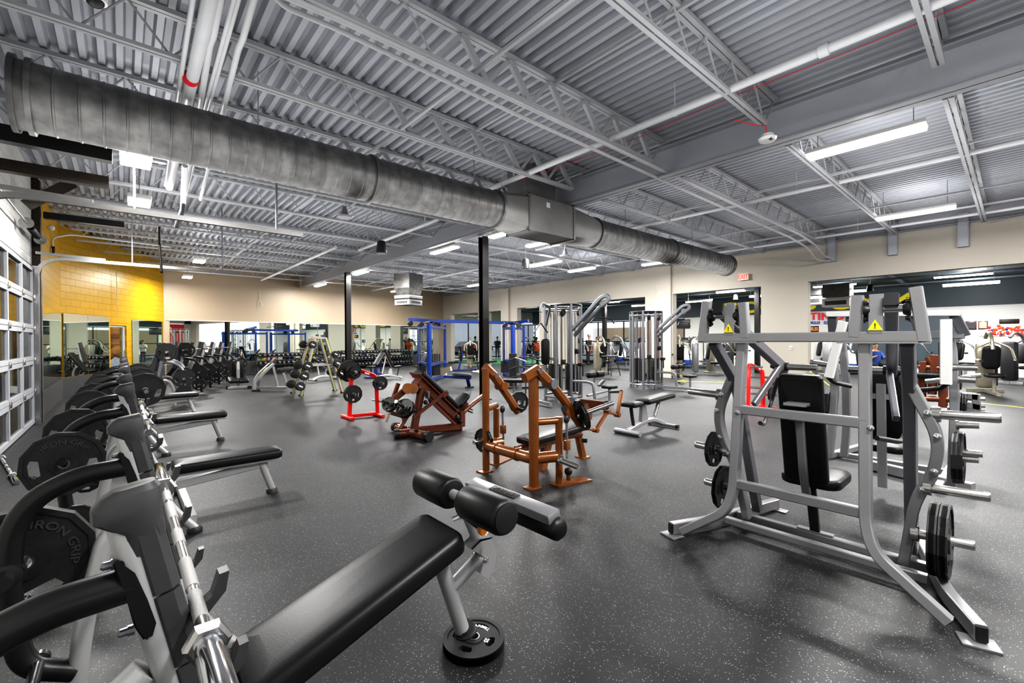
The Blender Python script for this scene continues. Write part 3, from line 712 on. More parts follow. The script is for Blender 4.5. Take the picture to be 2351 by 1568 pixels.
for y in (10.2, 11.75): b.lathe((XL+.13, y-.03, 3.36), (XL+.13, y+.03, 3.36), [(0, .03), (0, .085), (.3, .085), (.4, .065), (1, .06), (1, .02)], 20)
b.build('cable_drum', 'steel', t)
# dark steel framing near the garage door
for i, (a, c, w, l) in enumerate([(PY(-40, 300, 6.6), PY(258, 355, 6.6), .16, 'dark primed steel beam passing just under the near end of the duct'), (PY(-60, 375, 7.9), PY(250, 415, 7.9), .14, 'dark primed steel beam below the near end of the duct, second one down'), (PY(100, 500, 12.2), PY(285, 512, 12.2), .12, 'dark steel beam above the yellow wall corner')]):
    z = (a.z+c.z)/2; a.z = c.z = z
    tag(MB().bar([a, c], .12, w, bev=0).build('steel_beam', 'black_steel' if i != 1 else 'rusty_steel', None, smooth=0), l, 'beam')
tag(MB().bar([PY(62, 470, 10.0), PY(165, 420, 10.2)], .12, .16, bev=0).build('steel_brace', 'rusty_steel', None, smooth=0), 'dark slanting steel brace above the garage door', 'brace')
# small wall bits
p = PX(120, 570, XL+.03); tag(MB().tube([p, p+V((0, 0, .25)), p+V((.3, .3, .42)), p+V((2.2, .6, .42))], .02, 8, .15).build('wall_conduit', 'pipe_grey'), 'grey conduit bending off the yellow side wall', 'conduit')
tag(MB().box(p+V((.02, 0, -.04)), (.05, .12, .16), bev=.005).build('junction_box', 'rusty_steel'), 'small brown junction box on the yellow side wall', 'box')
q = Y0.lerp(Y1, .42)+V((.06, -.03, 0)); tag(MB().tube([q+V((0, 0, 4.0)), q+V((.02, 0, 3.2)), q+V((.0, .01, 2.7)), q+V((.06, .02, 2.5)), q+V((.0, .0, 2.32)), q+V((.07, 0, 2.22))], .009, 5, .1).build('loose_cable', 'cream'), 'loose pale cables dangling down the yellow wall above the exit door', 'cable')
q = B0.lerp(B1, .24)+V((0, -.06, 0)); tag(MB().tube([q+V((0, 0, 3.8)), q+V((.03, 0, 3.35)), q+V((-.05, 0, 3.2)), q+V((-.07, 0, 2.95))], .008, 5, .05).tube([q+V((.03, 0, 3.35)), q+V((.1, 0, 3.2)), q+V((.12, 0, 3.05))], .01, 5, .05).build('loose_cable', 'cream'), 'loose pale cable hanging on the beige back wall', 'cable')
def wall_plate(u, v, label, x=XR-.01, s=(.012, .08, .12)):
    c = PX(u, v, x); t = thing('wall_switch', label, 'switch', c); MB().box(c, s, bev=.003).build('plate', 'white_paint', t); MB().box(c+V((-.008, 0, 0)), (.006, .02, .04)).build('toggle', 'plastic_grey', t)
wall_plate(1816, 799, 'white wall outlet plate on the greige wall behind the silver machine')
wall_plate(1509, 659, 'small white plate high on the wall left of the pilaster')
# ---------------------------------------------------------------- weight plates, barbells
def plate_mesh(R_, th, style='iron', text=None):
    k = R_/.21; b = MB()
    if style == 'iron':
        o = ngon(R_, 12, PI/12); hs = []
        for a in (math.radians(192), math.radians(270), math.radians(348)) if R_ > .1 else ():
            hs.append([(.135*k*math.cos(a)+.052*k*(x*-math.sin(a))+.026*k*y*math.cos(a), .135*k*math.sin(a)+.052*k*x*math.cos(a)+.026*k*y*math.sin(a)) for x, y in ((-.9, -.9), (.9, -.9), (1.15, .4), (.6, 1.1), (-.6, 1.1), (-1.15, .4))])
        b.add(shape_mesh([o, ngon(.024, 16)]+hs, th*.55), Matrix())
        b.add(shape_mesh([ngon(R_, 12, PI/12), ngon(R_*.90, 12, PI/12)], th), Matrix())
        b.add(shape_mesh([ngon(.062*k+.008, 12, PI/12), ngon(.024, 16)], th), Matrix())
    else:
        hs = [[(.125*k*math.cos(a+t)+dr*math.cos(a+t), .125*k*math.sin(a+t)+dr*math.sin(a+t)) for t, dr in ((-.32, -.014), (0, -.018), (.32, -.014), (.38, 0), (.32, .016), (0, .02), (-.32, .016), (-.38, 0))] for a in (.0, PI/2, PI, -PI/2)]
        b.add(shape_mesh([ngon(R_, 40), ngon(.026, 16)]+hs, th*.8), Matrix())
        b.add(shape_mesh([ngon(R_, 40), ngon(R_*.86, 40)], th), Matrix())
        b.add(shape_mesh([ngon(.05, 30), ngon(.024, 16)], th), Matrix())
    return b
PROTO = {}
def plate_proto(key, R_, th, style='iron', detail=False, m='iron'):
    t = thing('weight_plate', 'p', 'weight plate', (0, 0, 0)); t['_local'] = 1
    plate_mesh(R_, th, style).build('plate_body', m, t, smooth=25)
    MB().add(shape_mesh([ngon(.03, 20), ngon(.0235, 20)], th*1.08), Matrix()).build('bore_ring', 'steel', t, smooth=25)
    k = R_/.21
    if detail:
        b = MB(); s_ = th/2
        for sgn in (1, -1):
            mm = Matrix.Translation((0, 0, sgn*th*.28)) @ (Matrix() if sgn > 0 else Matrix.Rotation(PI, 4, 'Y'))
            if style == 'round' and sgn < 0: continue
            if style == 'iron':
                b.add(text_mesh('IRON GRIP', .042*k, th*.16, .0006, arc=.142*k, sx=1.25), mm)
                b.add(text_mesh('45 LBS.', .026*k, th*.14, .0004, sx=1.1), mm @ Matrix.Translation((-.105*k, -.095*k, 0)) @ Matrix.Rotation(-.8, 4, 'Z'))
            else:
                b.add(text_mesh('BARBELL', .024, .001, .0006, arc=.085, sx=1.1), Matrix.Translation((0, 0, sgn*th*.41)) @ (Matrix() if sgn > 0 else Matrix.Rotation(PI, 4, 'Y')))
                for a in (PI/2, -PI/2) if sgn > 0 else (): MB().add(text_mesh('25', .03, .001, .0006), Matrix.Translation((0, 0, th*.41)) @ Matrix.Rotation(a, 4, 'Z') @ Matrix.Translation((0, .068, 0))).build('weight_number', 'letter_white', t, smooth=0)
        b.build('plate_lettering', 'iron_letter' if style == 'iron' else 'letter_white', t, smooth=0)
    PROTO[key] = t; return t
plate_proto('45d', .21, .042, detail=True); plate_proto('45', .21, .042); plate_proto('35', .17, .036); plate_proto('25', .14, .032); plate_proto('10', .105, .026); plate_proto('5', .08, .022)
plate_proto('25r', .15, .045, 'round', True, 'rubber'); plate_proto('r45', .19, .05, 'round', False, 'rubber')
def plate(key, c, ax, label, group=None, spin=0.):
    """place a plate with centre c and its face along direction ax"""
    t = dup(PROTO[key], label=label, group=group); z = V(ax).normalized(); x, y = frame(z, Zv) if abs(z.z) < .9 else (V((1, 0, 0)), V((0, 1, 0)))
    # frame(): x cross, y up
    mt = Matrix((x, y, x.cross(y))).transposed().to_4x4() @ Matrix.Rotation(spin, 4, 'Z'); mt.translation = V(c); t.matrix_world = mt; return t
def barbell_proto():
    t = thing('barbell', 'p', 'barbell', (0, 0, 0)); t['_local'] = 1
    MB().cyl((0, -.615, 0), (0, .615, 0), .0135, 16).build('bar_shaft', 'steel', t)
    b = MB()
    for y0, y1 in ((-.53, -.40), (-.37, -.19), (.19, .37), (.40, .53), (-.06, .06)): b.cyl((0, y0, 0), (0, y1, 0), .0148, 16)
    b.build('grip_knurling', 'knurl', t)
    for s_ in (-1, 1):
        MB().lathe((0, s_*.615, 0), (0, s_*1.02, 0), [(0, .023), (.02, .0255), (.97, .0255), (1, .022)], 24).build('sleeve', 'chrome', t)
        b = MB(); b.lathe((0, s_*.605, 0), (0, s_*.635, 0), [(0, .034), (.25, .042), (.8, .042), (1, .034)], 6); b.build('hex_collar', 'steel', t, smooth=0)
        MB().cyl((0, s_*.63, 0), (0, s_*.645, 0), .028, 20).build('collar_ring', 'chrome', t)
    return t
PROTO['bar'] = barbell_proto()
def barbell(c, rz, label, group=None, tilt=0):
    t = dup(PROTO['bar'], label=label, group=group); t.matrix_world = Matrix.Translation(V(c)) @ Matrix.Rotation(rz, 4, 'Z') @ Matrix.Rotation(tilt, 4, 'X'); return t
# ---------------------------------------------------------------- olympic bench stations
def station(yc, idx, kind):
    lab = ['decline bench press rack in front with angled black pad and foam rollers', 'flat bench press rack behind the decline bench, first flat bench', 'flat bench press rack, second flat bench from the front', 'flat bench press rack, farthest flat bench of the row, yellow glint on its pad'][idx]
    t = thing('olympic_bench' if kind == 'flat' else 'decline_bench', lab, 'weight bench', (0, yc, 0))
    up = V((1, 0, .4)).normalized()
    for s_ in (-1, 1):
        y = yc + s_*.585; P = lambda x, z, dy=0: V((x, y+dy, z))
        MB().oval([P(.41, .03), P(.25, .24), P(.11, .58), P(-.005, 1.13)], .07, .06, 20, fil=.12, up=V((1, 0, .4)), sq=.8).build('upright', 'rack_silver', t)
        d = (P(-.005, 1.13)-P(.11, .58)).normalized(); n = V((d.z, 0, -d.x))
        ends = [1.10, .95, .78, .62, .46]
        for z0, z1 in zip(ends[1:], ends):
            f = lambda z: P(-.01, 1.13) + d*((z-1.13)/d.z) + n*.036
            MB().bar([f(z0+.004), f(z1-.002)], .078, .058, up=n, bev=.018).build('guard_panel', 'plastic_grey', t)
        b = MB(); rings = []
        for (xc, z, lx, ly, tl) in ((.034, 1.05, .068, .072, 0), (.028, 1.10, .078, .080, 0), (.004, 1.125, .116, .088, -.10), (.004, 1.150, .118, .090, -.10), (.010, 1.182, .098, .072, .12), (.014, 1.194, .072, .050, .18)):
            rg = []
            for k in range(16):
                an = PI/16+2*PI*k/16; cc, ss = math.cos(an), math.sin(an); px_ = lx/2*math.copysign(abs(cc)**.6, cc); rg.append(b.bm.verts.new(P(xc+px_, z+px_*tl, ly/2*math.copysign(abs(ss)**.6, ss))))
            rings.append(rg)
        for r0, r1 in zip(rings, rings[1:]):
            for j in range(16): b.bm.faces.new((r0[j], r0[(j+1) % 16], r1[(j+1) % 16], r1[j]))
        b.bm.faces.new(rings[0]); b.bm.faces.new(rings[-1])
        b.build('top_cap', 'plastic_grey', t, smooth=28)
        for z in (.885, .70, .50):
            f = P(-.01, 1.13) + d*((z-1.13)/d.z) + n*.062
            MB().prism([f+V((-.01, -.018, -.05)), f+V((.035, -.018, -.03)), f+V((.075, -.018, .015)), f+V((.082, -.018, .06)), f+V((.062, -.018, .058)), f+V((.048, -.018, .012)), f+V((.02, -.018, -.008)), f+V((-.01, -.018, -.005))], (0, .036, 0)).build('bar_hook', 'plastic_grey', t)
        MB().tube([P(.01, .985), P(-.14, .978), P(-.26, .915), P(-.315, .81), P(-.325, .60), P(-.29, .30), P(-.15, .22)], .037, 16, .09, fn=6).build('storage_arm', 'black_paint', t)
        b = MB()
        b.prism([P(-.022, 1.05, -.036), P(-.008, 1.052, -.036), P(.018, 1.02, -.036), P(.034, .955, -.036), P(.052, .90, -.036), P(.045, .872, -.036), P(.028, .868, -.036), P(.012, .905, -.036), P(-.004, .99, -.036)], (0, .072, 0)); bmesh.ops.bevel(b.bm, geom=list(b.bm.edges), offset=.004, segments=2, affect='EDGES'); b.build('arm_bracket', 'black_paint', t, smooth=30)
        for z in (1.035, .885):
            MB().lathe(P(-.040+(.025 if z < 1 else 0), z), P(-.012+(.025 if z < 1 else 0), z), [(0, .005), (.15, .0085), (.6, .0085), (.6, .011), (1, .011)], 10).build('bracket_bolt', 'silver_dark', t)
        MB().tube([P(.03, .79), P(-.06, .72), P(-.125, .40), P(-.165, .02)], .032, 14, .12).build('rear_leg', 'rack_silver', t)
        for x in (-.165, .41): MB().lathe(P(x, 0), P(x, .045), [(0, .052), (.5, .052), (1, .04)], 16).build('foot_cap', 'plastic_black', t)
        for z, x, w in ((.66 if (kind != 'flat' and s_ > 0) else .72, -.305, 1 if kind == 'flat' or s_ < 0 else -1), (.30, -.25, 1)):
            MB().lathe(P(x, z, .03*w), P(x, z, -.22*w), [(0, .033), (.1, .033), (.12, .020), (1, .020)], 14).build('plate_peg', 'black_paint' if w > 0 else 'plastic_black', t)
            if w < 0: MB().lathe(P(x-.02, z, -.02), P(x-.02, z, -.10), [(0, .045), (.3, .045), (.35, .028), (1, .028)], 16).build('peg_hub', 'plastic_black', t)
    MB().bar([V((.40, yc-.55, .09)), V((.40, yc+.55, .09))], .06, .06).build('cross_tube', 'rack_silver', t)
    if kind == 'flat':
        MB().pad(V((.735, yc, .40)), (1, 0, 0), (0, 1, 0), .86, .28, .085, round_=.05).build('bench_pad', 'vinyl', t, smooth=50)
        MB().box((.74, yc, .345), (.82, .20, .025), bev=.006).build('pad_support', 'rack_silver', t)
        MB().bar([(.34, yc, .24), (1.05, yc, .31)], .06, .07).build('spine_tube', 'rack_silver', t)
        MB().oval([(.99, yc, .335), (1.09, yc, .04)], .08, .06, 16, up=V((1, 0, 0))).build('front_leg', 'rack_silver', t)
        MB().lathe((1.093, yc, 0), (1.085, yc, .05), [(0, .052), (.6, .052), (1, .042)], 16).build('foot_cap', 'plastic_grey', t)
    else:
        a, c = V((.30, yc-.02, .30)), V((1.16, yc-.02, .59)); X = (c-a).normalized(); Yv = V((0, 1, 0)); N_ = X.cross(Yv)
        MB().pad((a+c)/2, X, Yv, (c-a).length, .36, .095, taper=1.05, round_=.055, crown=.007).build('bench_pad', 'vinyl', t, smooth=50)
        e = a - X*.10; MB().pad(e, X, Yv, .19, .37, .095, round_=.03, crown=.006).build('head_pad', 'vinyl', t, smooth=50)
        b = MB()
        for s_ in (-1, 1): b.bar([a+Yv*s_*.163+N_*.03, c-X*.05+Yv*s_*.156+N_*.03], .003, .003, bev=0)
        b.build('seam_piping', 'plastic_black', t)
        MB().bar([a-N_*.085, c-N_*.085-X*.02], .10, .05, up=N_).build('spine_tube', 'rack_silver', t)
        MB().tube([(1.10, yc-.03, .50), (1.24, yc-.03, .075)], .036, 20).build('front_leg', 'rack_silver', t)
        MB().lathe((1.262, yc-.03, .046), (1.252, yc-.03, .085), [(0, .055), (.35, .055), (.5, .05), (1, .045)], 24).build('foot_cap', 'plastic_black', t)
        MB().tube([(1.17, yc-.03, .30), (1.36, yc-.03, .40)], .032, 16).build('roller_strut', 'rack_silver', t)
        b = MB()
        for s_ in (-1, 1): b.prism([V((1.35+x, yc-.03+s_*.035, .40+z)) for x, z in ((-.075, .07), (-.02, .10), (.055, .09), (.085, .0), (.07, -.07), (.03, -.115), (-.02, -.07), (.01, 0))], (0, .008, 0))
        b.prism([V((1.35+x, yc-.065, .40+z)) for x, z in ((-.075, .07), (-.02, .10), (.055, .09), (.05, .085), (-.02, .09), (-.07, .065))], (0, .075, 0))
        b.build('pivot_bracket', 'rack_silver', t, smooth=30)
        MB().lathe((1.365, yc-.075, .39), (1.365, yc+.02, .39), [(0, .008), (.05, .014), (.25, .014), (.25, .018), (1, .018)], 14).build('pivot_bolt', 'chrome', t)
        MB().tube([(1.345, yc-.03, .46), (1.30, yc-.0, .60), (1.275, yc+.03, .69)], .024, 14, .05).build('roller_post', 'rack_silver', t)
        MB().tube([(1.25, yc+.06, .585), (1.29, yc+.04, .60), (1.30, yc-.11, .575)], .012, 10, .02).build('lock_lever', 'chrome', t)
        MB().lathe((1.30, yc-.10, .576), (1.30, yc-.135, .574), [(0, .016), (.3, .022), (.8, .024), (1, .020)], 16).build('pull_knob', 'orange_plastic', t)
        MB().tube([(1.275, yc+.40, .70), (1.275, yc-.33, .70)], .026, 14).build('roller_axle', 'rack_silver', t)
        for y0, y1 in ((.395, .095), (-.02, -.33)):
            MB().lathe((1.275, yc+y0, .70), (1.275, yc+y1, .70), [(0, .055), (.015, .072), (.08, .082), (.5, .084), (.92, .082), (.985, .074), (1, .066)], 32).build('foam_roller', 'vinyl', t, smooth=50)
        MB().lathe((1.275, yc-.331, .70), (1.275, yc-.339, .70), [(0, .066), (.6, .066), (1, .058)], 28).build('roller_end_cap', 'plastic_black', t)
        MB().bar([(1.36, yc-.0, .45), (1.55, yc-.02, .56)], .05, .05).build('shin_strut', 'rack_silver', t)
        MB().lathe((1.565, yc+.33, .585), (1.565, yc-.40, .585), [(0, .03), (.02, .055), (.5, .058), (.97, .056), (1, .035)], 26).build('shin_pad', 'vinyl', t, smooth=50)
        MB().box((1.545, yc-.03, .645), (.085, .68, .05), ry=-.2, bev=.008).build('shin_plate', 'silver', t)
        MB().box((1.542, yc+.0, .6735), (.05, .21, .008), ry=-.2, bev=.003).build('name_badge', 'plastic_grey', t); nb_ = bpy.data.objects[C.objects[-1].name]
        MB().add(text_mesh('MATRIX', .033, .0012, .0004, sx=1.3), basis((1.5405, yc+.0, .6785), (0, 1, 0), (-1, 0, -.2), (-.2, 0, 1))).build('badge_lettering', 'plastic_black', nb_, smooth=0)
    return t
SY = [1.83, 4.85, 7.92, 11.2]
for i, y in enumerate(SY): station(y, i, 'decline' if i == 0 else 'flat')
plate('25r', (1.278, 1.755, .0235), (0, 0, 1), 'round rubber plate lettered BARBELL lying flat under the decline bench foot', spin=-1.1)
bl = ['chrome barbell across the hooks of the decline bench rack in front', 'chrome barbell on the hooks of the first flat bench rack', 'chrome barbell on the hooks of the second flat bench rack', 'chrome barbell on the farthest flat bench rack of the row']
for i, y in enumerate(SY):
    barbell((.122 if i < 2 else .20, y-.14 if i == 0 else y-.04, .897), .0, bl[i])
fa_, fb_ = GZ(38, 1108, .024), GZ(2, 1050, .024); dd_ = (fb_-fa_).normalized(); barbell(fa_+dd_*1.02, math.atan2(-dd_.x, dd_.y), 'chrome barbell lying on the floor by the garage door')
# plates stored on the station arms
pl = [('45d', (-.295, 2.415+.12, .65), 'iron plate lettered IRON GRIP, half hidden behind the nearest black tube'),
      ('45d', (-.30, 4.265-.13, .70), 'iron plate lettered IRON GRIP 45 LBS, whole face showing, largest in view'),
      ('10', (-.25, 4.265-.10, .30), 'small iron plate low behind the half hidden nearest plate'),
      ('45', (-.305, 5.435-.13, .72), 'iron plate with grip hole showing just above the large lettered plate'),
      ('45', (-.305, 5.435-.18, .72), None), ('10', (-.25, 5.435-.12, .30), 'iron plate low on the first flat bench rack far arm'),
      ('45', (-.305, 7.335-.13, .72), 'iron plate on the near arm of the second flat bench rack'),
      ('45', (-.305, 8.505-.13, .72), 'iron plate on the far arm of the second flat bench rack'),
      ('45', (-.305, 10.615-.13, .72), 'iron plate on the near arm of the farthest flat bench rack'),
      ('45', (-.305, 11.785-.13, .72), 'iron plate on the far arm of the farthest flat bench rack'),
      ('25', (-.25, 1.245-.08, .36), 'small iron plate at the lower left edge of the photo')]
SP = 1.0
for k, c, l in pl:
    if l: plate(k, c, (0, -1, 0), l, spin=SP if 'half hidden behind' in l else .1)
for c, k, l in (((.20, 7.17, .897), '45', 'iron plate on the near end of the second flat bench barbell with chrome sleeve'), ((.20, 8.63, .897), '45', 'iron plate on the far end of the second flat bench barbell'), ((.20, 10.45, .897), '45d', 'iron plate lettered IRON GRIP on the near end of the farthest bench barbell')): plate(k, c, (0, -1, 0), l, spin=.2)
# ---------------------------------------------------------------- silver plate loaded row machine, seen from behind
def bolt(b, p, ax, r=.013):
    ax = V(ax).normalized(); b.lathe(V(p), V(p)+ax*.022, [(0, r*1.6), (.25, r*1.6), (.3, r), (.8, r), (1, r*.5)], 10)
def row_machine(ox, oy, lab, warn=True, group=None):
    t = thing('row_machine', lab, 'exercise machine', (ox, oy, 0)); O = V((ox, oy, 0)); ms = 'silver'
    Q = lambda x, y, z: O+V((x, y, z)); yy = V((0, 1, 0))
    for s_ in (-1, 1):
        MB().bar([Q(0, s_*.81, .055), Q(.35, s_*.66, .055), Q(1.15, s_*.46, .055)], .055, .085, up=Zv, fil=.12).build('floor_beam', ms, t)
        MB().box(Q(.0, s_*.80, .006), (.11, .14, .012), rz=-s_*.3, bev=.002).build('foot_plate', ms, t)
        MB().box(Q(1.13, s_*.46, .006), (.08, .18, .012), bev=.002).build('foot_plate', ms, t)
        MB().box(Q(-.006, s_*.812, .055), (.01, .042, .07), rz=-s_*.4).build('beam_end_cap', 'plastic_black', t)
        MB().bar([Q(.13, s_*.34, 1.475), Q(.03, s_*.36, .45), Q(.0, s_*.40, .30), Q(-.03, s_*.70, .075)], .055, .075, up=V((1, 0, 0)), fil=.16, fn=8).build('front_leg', ms, t)
        # top yoke: two stub posts with bearings
        MB().bar([Q(.08, s_*.60, 1.47), Q(.08, s_*.565, 1.765)], .055, .06, up=V((1, 0, 0))).build('yoke_post', ms, t)
        MB().bar([Q(.08, s_*.30, 1.50), Q(.08, s_*.315, 1.74)], .055, .06, up=V((1, 0, 0))).build('yoke_post', ms, t)
        b = MB()
        for y in (.545, .345):
            for z in (1.69, 1.60): bolt(b, Q(.08, s_*y, z), (0, s_*(-1 if y > .4 else 1), 0), .014)
            b.lathe(Q(.08, s_*y, 1.65), Q(.08, s_*(y-.03 if y > .4 else y+.03), 1.65), [(0, .036), (.5, .036), (1, .028)], 16)
        b.build('bearing_bolts', 'plastic_black', t)
        MB().cyl(Q(.08, s_*.53, 1.655), Q(.08, s_*.35, 1.655), .021, 14).build('pivot_axle', 'steel', t)
        MB().bar([Q(.05, s_*.47, 1.70), Q(.98, s_*.34, 1.235)], .06, .075, up=V((.45, 0, 1))).build('lever_arm', 'silver_dark', t)
        MB().bar([Q(.035, s_*.47, 1.708), Q(.055, s_*.47, 1.698)], .064, .08, up=V((.45, 0, 1))).build('lever_end_cap', 'plastic_black', t)
        MB().bar([Q(.055, s_*.40, 1.52), Q(.06, s_*.40, 1.65), Q(.085, s_*.40, 1.74)], .065, .012, up=V((1, 0, 0)), fil=.03).build('stop_flap', 'silver', t)
        MB().tube([Q(.93, s_*.34, 1.26), Q(.93, s_*.10, 1.26)], .026, 14).build('lever_peg', 'steel', t)
        MB().lathe(Q(.93, s_*.30, 1.26), Q(.93, s_*.43, 1.26), [(0, .036), (.6, .036), (1, .012)], 14).build('peg_end_cap', 'plastic_black', t)
        MB().bar([Q(.86, s_*.34, 1.26), Q(.55, s_*.42, .98)], .035, .05, up=Zv).build('arm_brace', 'silver_dark', t)
        # splayed rear support and the curved plate horn post
        MB().bar([Q(.10, s_*.53, 1.47), Q(.42, s_*.50, 1.16), Q(.75, s_*.47, .10)], .06, .08, up=V((1, 0, 0)), fil=.12).build('rear_post', 'silver_dark', t)
        MB().bar([Q(.38, s_*.50, 1.235), Q(.40, s_*.63, .92), Q(.42, s_*.61, .72), Q(.46, s_*.52, .52), Q(.52, s_*.46, .10)], .055, .075, up=V((1, 0, 0)), fil=.2, fn=8).build('curved_post', ms, t)
        b = MB()
        for y, z, x in ((.585, 1.06, .39), (.625, .93, .40), (.61, .72, .42), (.56, .60, .44)): bolt(b, Q(x-.035, s_*y, z), (-1, 0, 0), .012)
        b.build('post_bolts', 'chrome', t)
        for z, x, y in ((1.05, .40, .60), (.61, .43, .56), (.31, .47, .50)):
            MB().lathe(Q(x, s_*y, z), Q(x, s_*(y+.27), z+.01), [(0, .045), (.13, .045), (.14, .027), (.97, .027), (1, .022)], 16).build('plate_peg', 'steel', t)
        b = MB(); b.tube([Q(.95, s_*.36, 1.25), Q(1.0, s_*.45, .95), Q(.75, s_*.42, .80), Q(.45, s_*.34, .86)], .016, 10, .06); b.build('pull_handle', 'plastic_black', t)
    MB().bar([Q(.08, -.62, 1.5), Q(.08, .62, 1.5)], .055, .06).build('top_crossbar', ms, t)
    for s_ in (-1, 1): MB().box(Q(.10, s_*.42, 1.468), (.10, .40, .012)).build('yoke_plate', ms, t, smooth=0)
    MB().bar([Q(.07, -.36, 1.005), Q(.07, .36, 1.005)], .045, .06).build('mid_crossbar', ms, t)
    MB().bar([Q(.03, -.37, .50), Q(.03, .37, .50)], .045, .06).build('low_crossbar', ms, t)
    for x, w in ((.42, .05), (.60, .06)): MB().bar([Q(x, -.62+x*.1, .075), Q(x, .62-x*.1, .075)], w, .05).build('base_rail', ms, t)
    b = MB()
    for s_ in (-1, 1):
        for y in (-.02, .02): bolt(b, Q(.045, s_*.36+y, .985 if y < 0 else .49), (-1, 0, 0), .011)
    b.build('frame_bolts', 'chrome', t)
    X_ = V((.16, 0, .70)).normalized(); X_ = V((-.14, 0, .70)).normalized()
    pc = Q(.33, .03, .88); MB().pad(pc, X_, (0, -1, 0), .76, .26, .07, round_=.035, crown=.008).build('chest_pad', 'vinyl', t, smooth=50)
    MB().bar([Q(.10, .03, .985), Q(.26, .03, .95), Q(.33, .03, .60), Q(.40, .03, .42)], .05, .035, up=V((1, 0, 0)), fil=.04).build('pad_post', ms, t)
    b = MB(); b.box(Q(.275, .03, .98), (.015, .16, .045), ry=-.2).box(Q(.36, .03, .60), (.015, .16, .05), ry=-.2).box(Q(.20, .03, 1.06), (.10, .13, .02), bev=.003); b.build('pad_bracket', ms, t, smooth=0)
    MB().pad(Q(.62, .03, .50), (1, 0, 0), (0, 1, 0), .42, .36, .07, round_=.09).build('seat', 'vinyl', t, smooth=50)
    MB().bar([Q(.50, .03, .44), Q(.60, .03, .09)], .06, .035, up=V((1, 0, 0))).build('seat_post', 'plastic_black', t)
    MB().box(Q(.60, .03, .108), (.05, .22, .012)).build('seat_foot', ms, t, smooth=0)
    if warn:
        for s_ in (-1, 1):
            c = Q(.046, s_*.40, 1.565); MB().prism([c+V((0, -.034, -.028)), c+V((0, .034, -.028)), c+V((0, 0, .032))], (-.003, 0, 0)).build('warning_label', 'sign_yellow', t, smooth=0)
            MB().add(text_mesh('!', .04, .0005, .0008), basis(c+V((-.004, 0, -.006)), (0, -1, 0), (0, 0, 1), (-1, 0, 0))).build('warning_mark', 'plastic_black', t, smooth=0)
    return t
rm = row_machine(3.12, .925, 'large silver plate loaded row machine in the right foreground, seen from behind')
t = thing('pulldown_machine', 'silver plate loaded machine with white lever handles just beyond the foreground one', 'exercise machine', (5.2, .83, 0)); w_ = 'rack_silver'
def q2(u, v, X_=5.2): return PX(u, v, X_)
MB().bar([q2(1901, 722), q2(2204, 719)], .12, .05).build('top_beam', 'white_paint', t)
MB().bar([q2(1905, 771, 5.3), q2(2215, 768, 5.3)], .08, .07).build('middle_beam', 'gunmetal', t)
for a, c in (((1911, 728), (1913, 768)), ((1955, 728), (1952, 768)), ((2100, 726), (2115, 768)), ((2192, 724), (2215, 768))): MB().bar([q2(*a), q2(*c, 5.3)], .07, .06, up=V((1, 0, 0))).build('top_post', 'gunmetal', t)
for k, pts in enumerate((((1935, 770), (1934, 790), (1942, 860), (1944, 980), (1938, 1046)), ((2178, 770), (2186, 800), (2192, 900), (2190, 1000), (2184, 1120)))): MB().bar([q2(u, v, 5.5 if k == 0 else 5.35) for u, v in pts], .06, .08, up=V((1, 0, 0)), fil=.2).build('rear_post', 'silver', t)
for pts in (((1916, 800), (1916, 900), (1912, 960), (1905, 1040)),): MB().bar([q2(u, v, 5.1) for u, v in pts], .06, .07, up=V((1, 0, 0)), fil=.1).build('rear_post', 'silver', t)
for pts, hp in ((((1936, 738), (1903, 866)), ((1901, 866), (1915, 878), (1955, 887))), (((2172, 733), (2172, 882)), ((2174, 880), (2160, 892), (2109, 896)))):
    MB().bar([q2(u, v, 5.0) for u, v in pts], .07, .06, up=V((1, 0, 0))).build('lever_arm', 'white_paint', t); MB().tube([q2(u, v, 5.0+.05*i) for i, (u, v) in enumerate(hp)], .02, 10, .08).build('hand_grip', 'plastic_black', t)
for a, c in (((1862, 832), (1903, 838)), ((2180, 843), (2245, 845)), ((1880, 905), (1915, 906)), ((2200, 870), (2240, 873)), ((2195, 975), (2248, 977)), ((2195, 1038), (2256, 1043)), ((2195, 1052), (2247, 1056))):
    MB().lathe(q2(*a, 5.1), q2(*c, 5.1), [(0, .04), (.12, .04), (.13, .028), (1, .026)], 14).build('plate_peg', 'steel', t)
pc = (q2(1985, 873, 5.5)+q2(2060, 873, 5.5)+q2(2066, 992, 5.3)+q2(2000, 1000, 5.3))/4
MB().pad(pc, (-.12, 0, .7), (0, -1, 0), .66, .30, .07, round_=.04).build('back_pad', 'vinyl', t, smooth=50); MB().pad(pc+V((.25, 0, -.42)), (1, 0, 0), (0, 1, 0), .36, .3, .07, round_=.08).build('seat', 'vinyl', t, smooth=50)
MB().bar([pc+V((-.09, 0, .22)), pc+V((-.07, 0, .0)), V((pc.x-.02, pc.y, .08))], .07, .04, up=V((1, 0, 0))).build('pad_post', 'silver', t); MB().box(pc+V((-.065, 0, .1)), (.02, .22, .05)).build('pad_bracket', 'silver', t, smooth=0)
MB().bar([GZ(1985, 1064, .06), GZ(2235, 1122, .06)], .08, .10).build('base_rail', 'silver', t); MB().bar([GZ(1912, 1040, .05), GZ(2183, 1085, .05)], .06, .06).build('base_rail', 'silver', t); MB().bar([GZ(1905, 1045, .05), GZ(1995, 1020, .05)], .06, .07).build('base_foot', 'silver', t); MB().bar([GZ(2155, 1120, .05), GZ(2190, 1060, .05)], .06, .07).build('base_foot', 'silver', t)
b = MB()
for (u, v) in ((2146, 1101), (2184, 1108)): b.ball(GZ(u, v, .07)+V((-.05, 0, 0)), .025)
b.build('base_bolts', 'plastic_black', t)
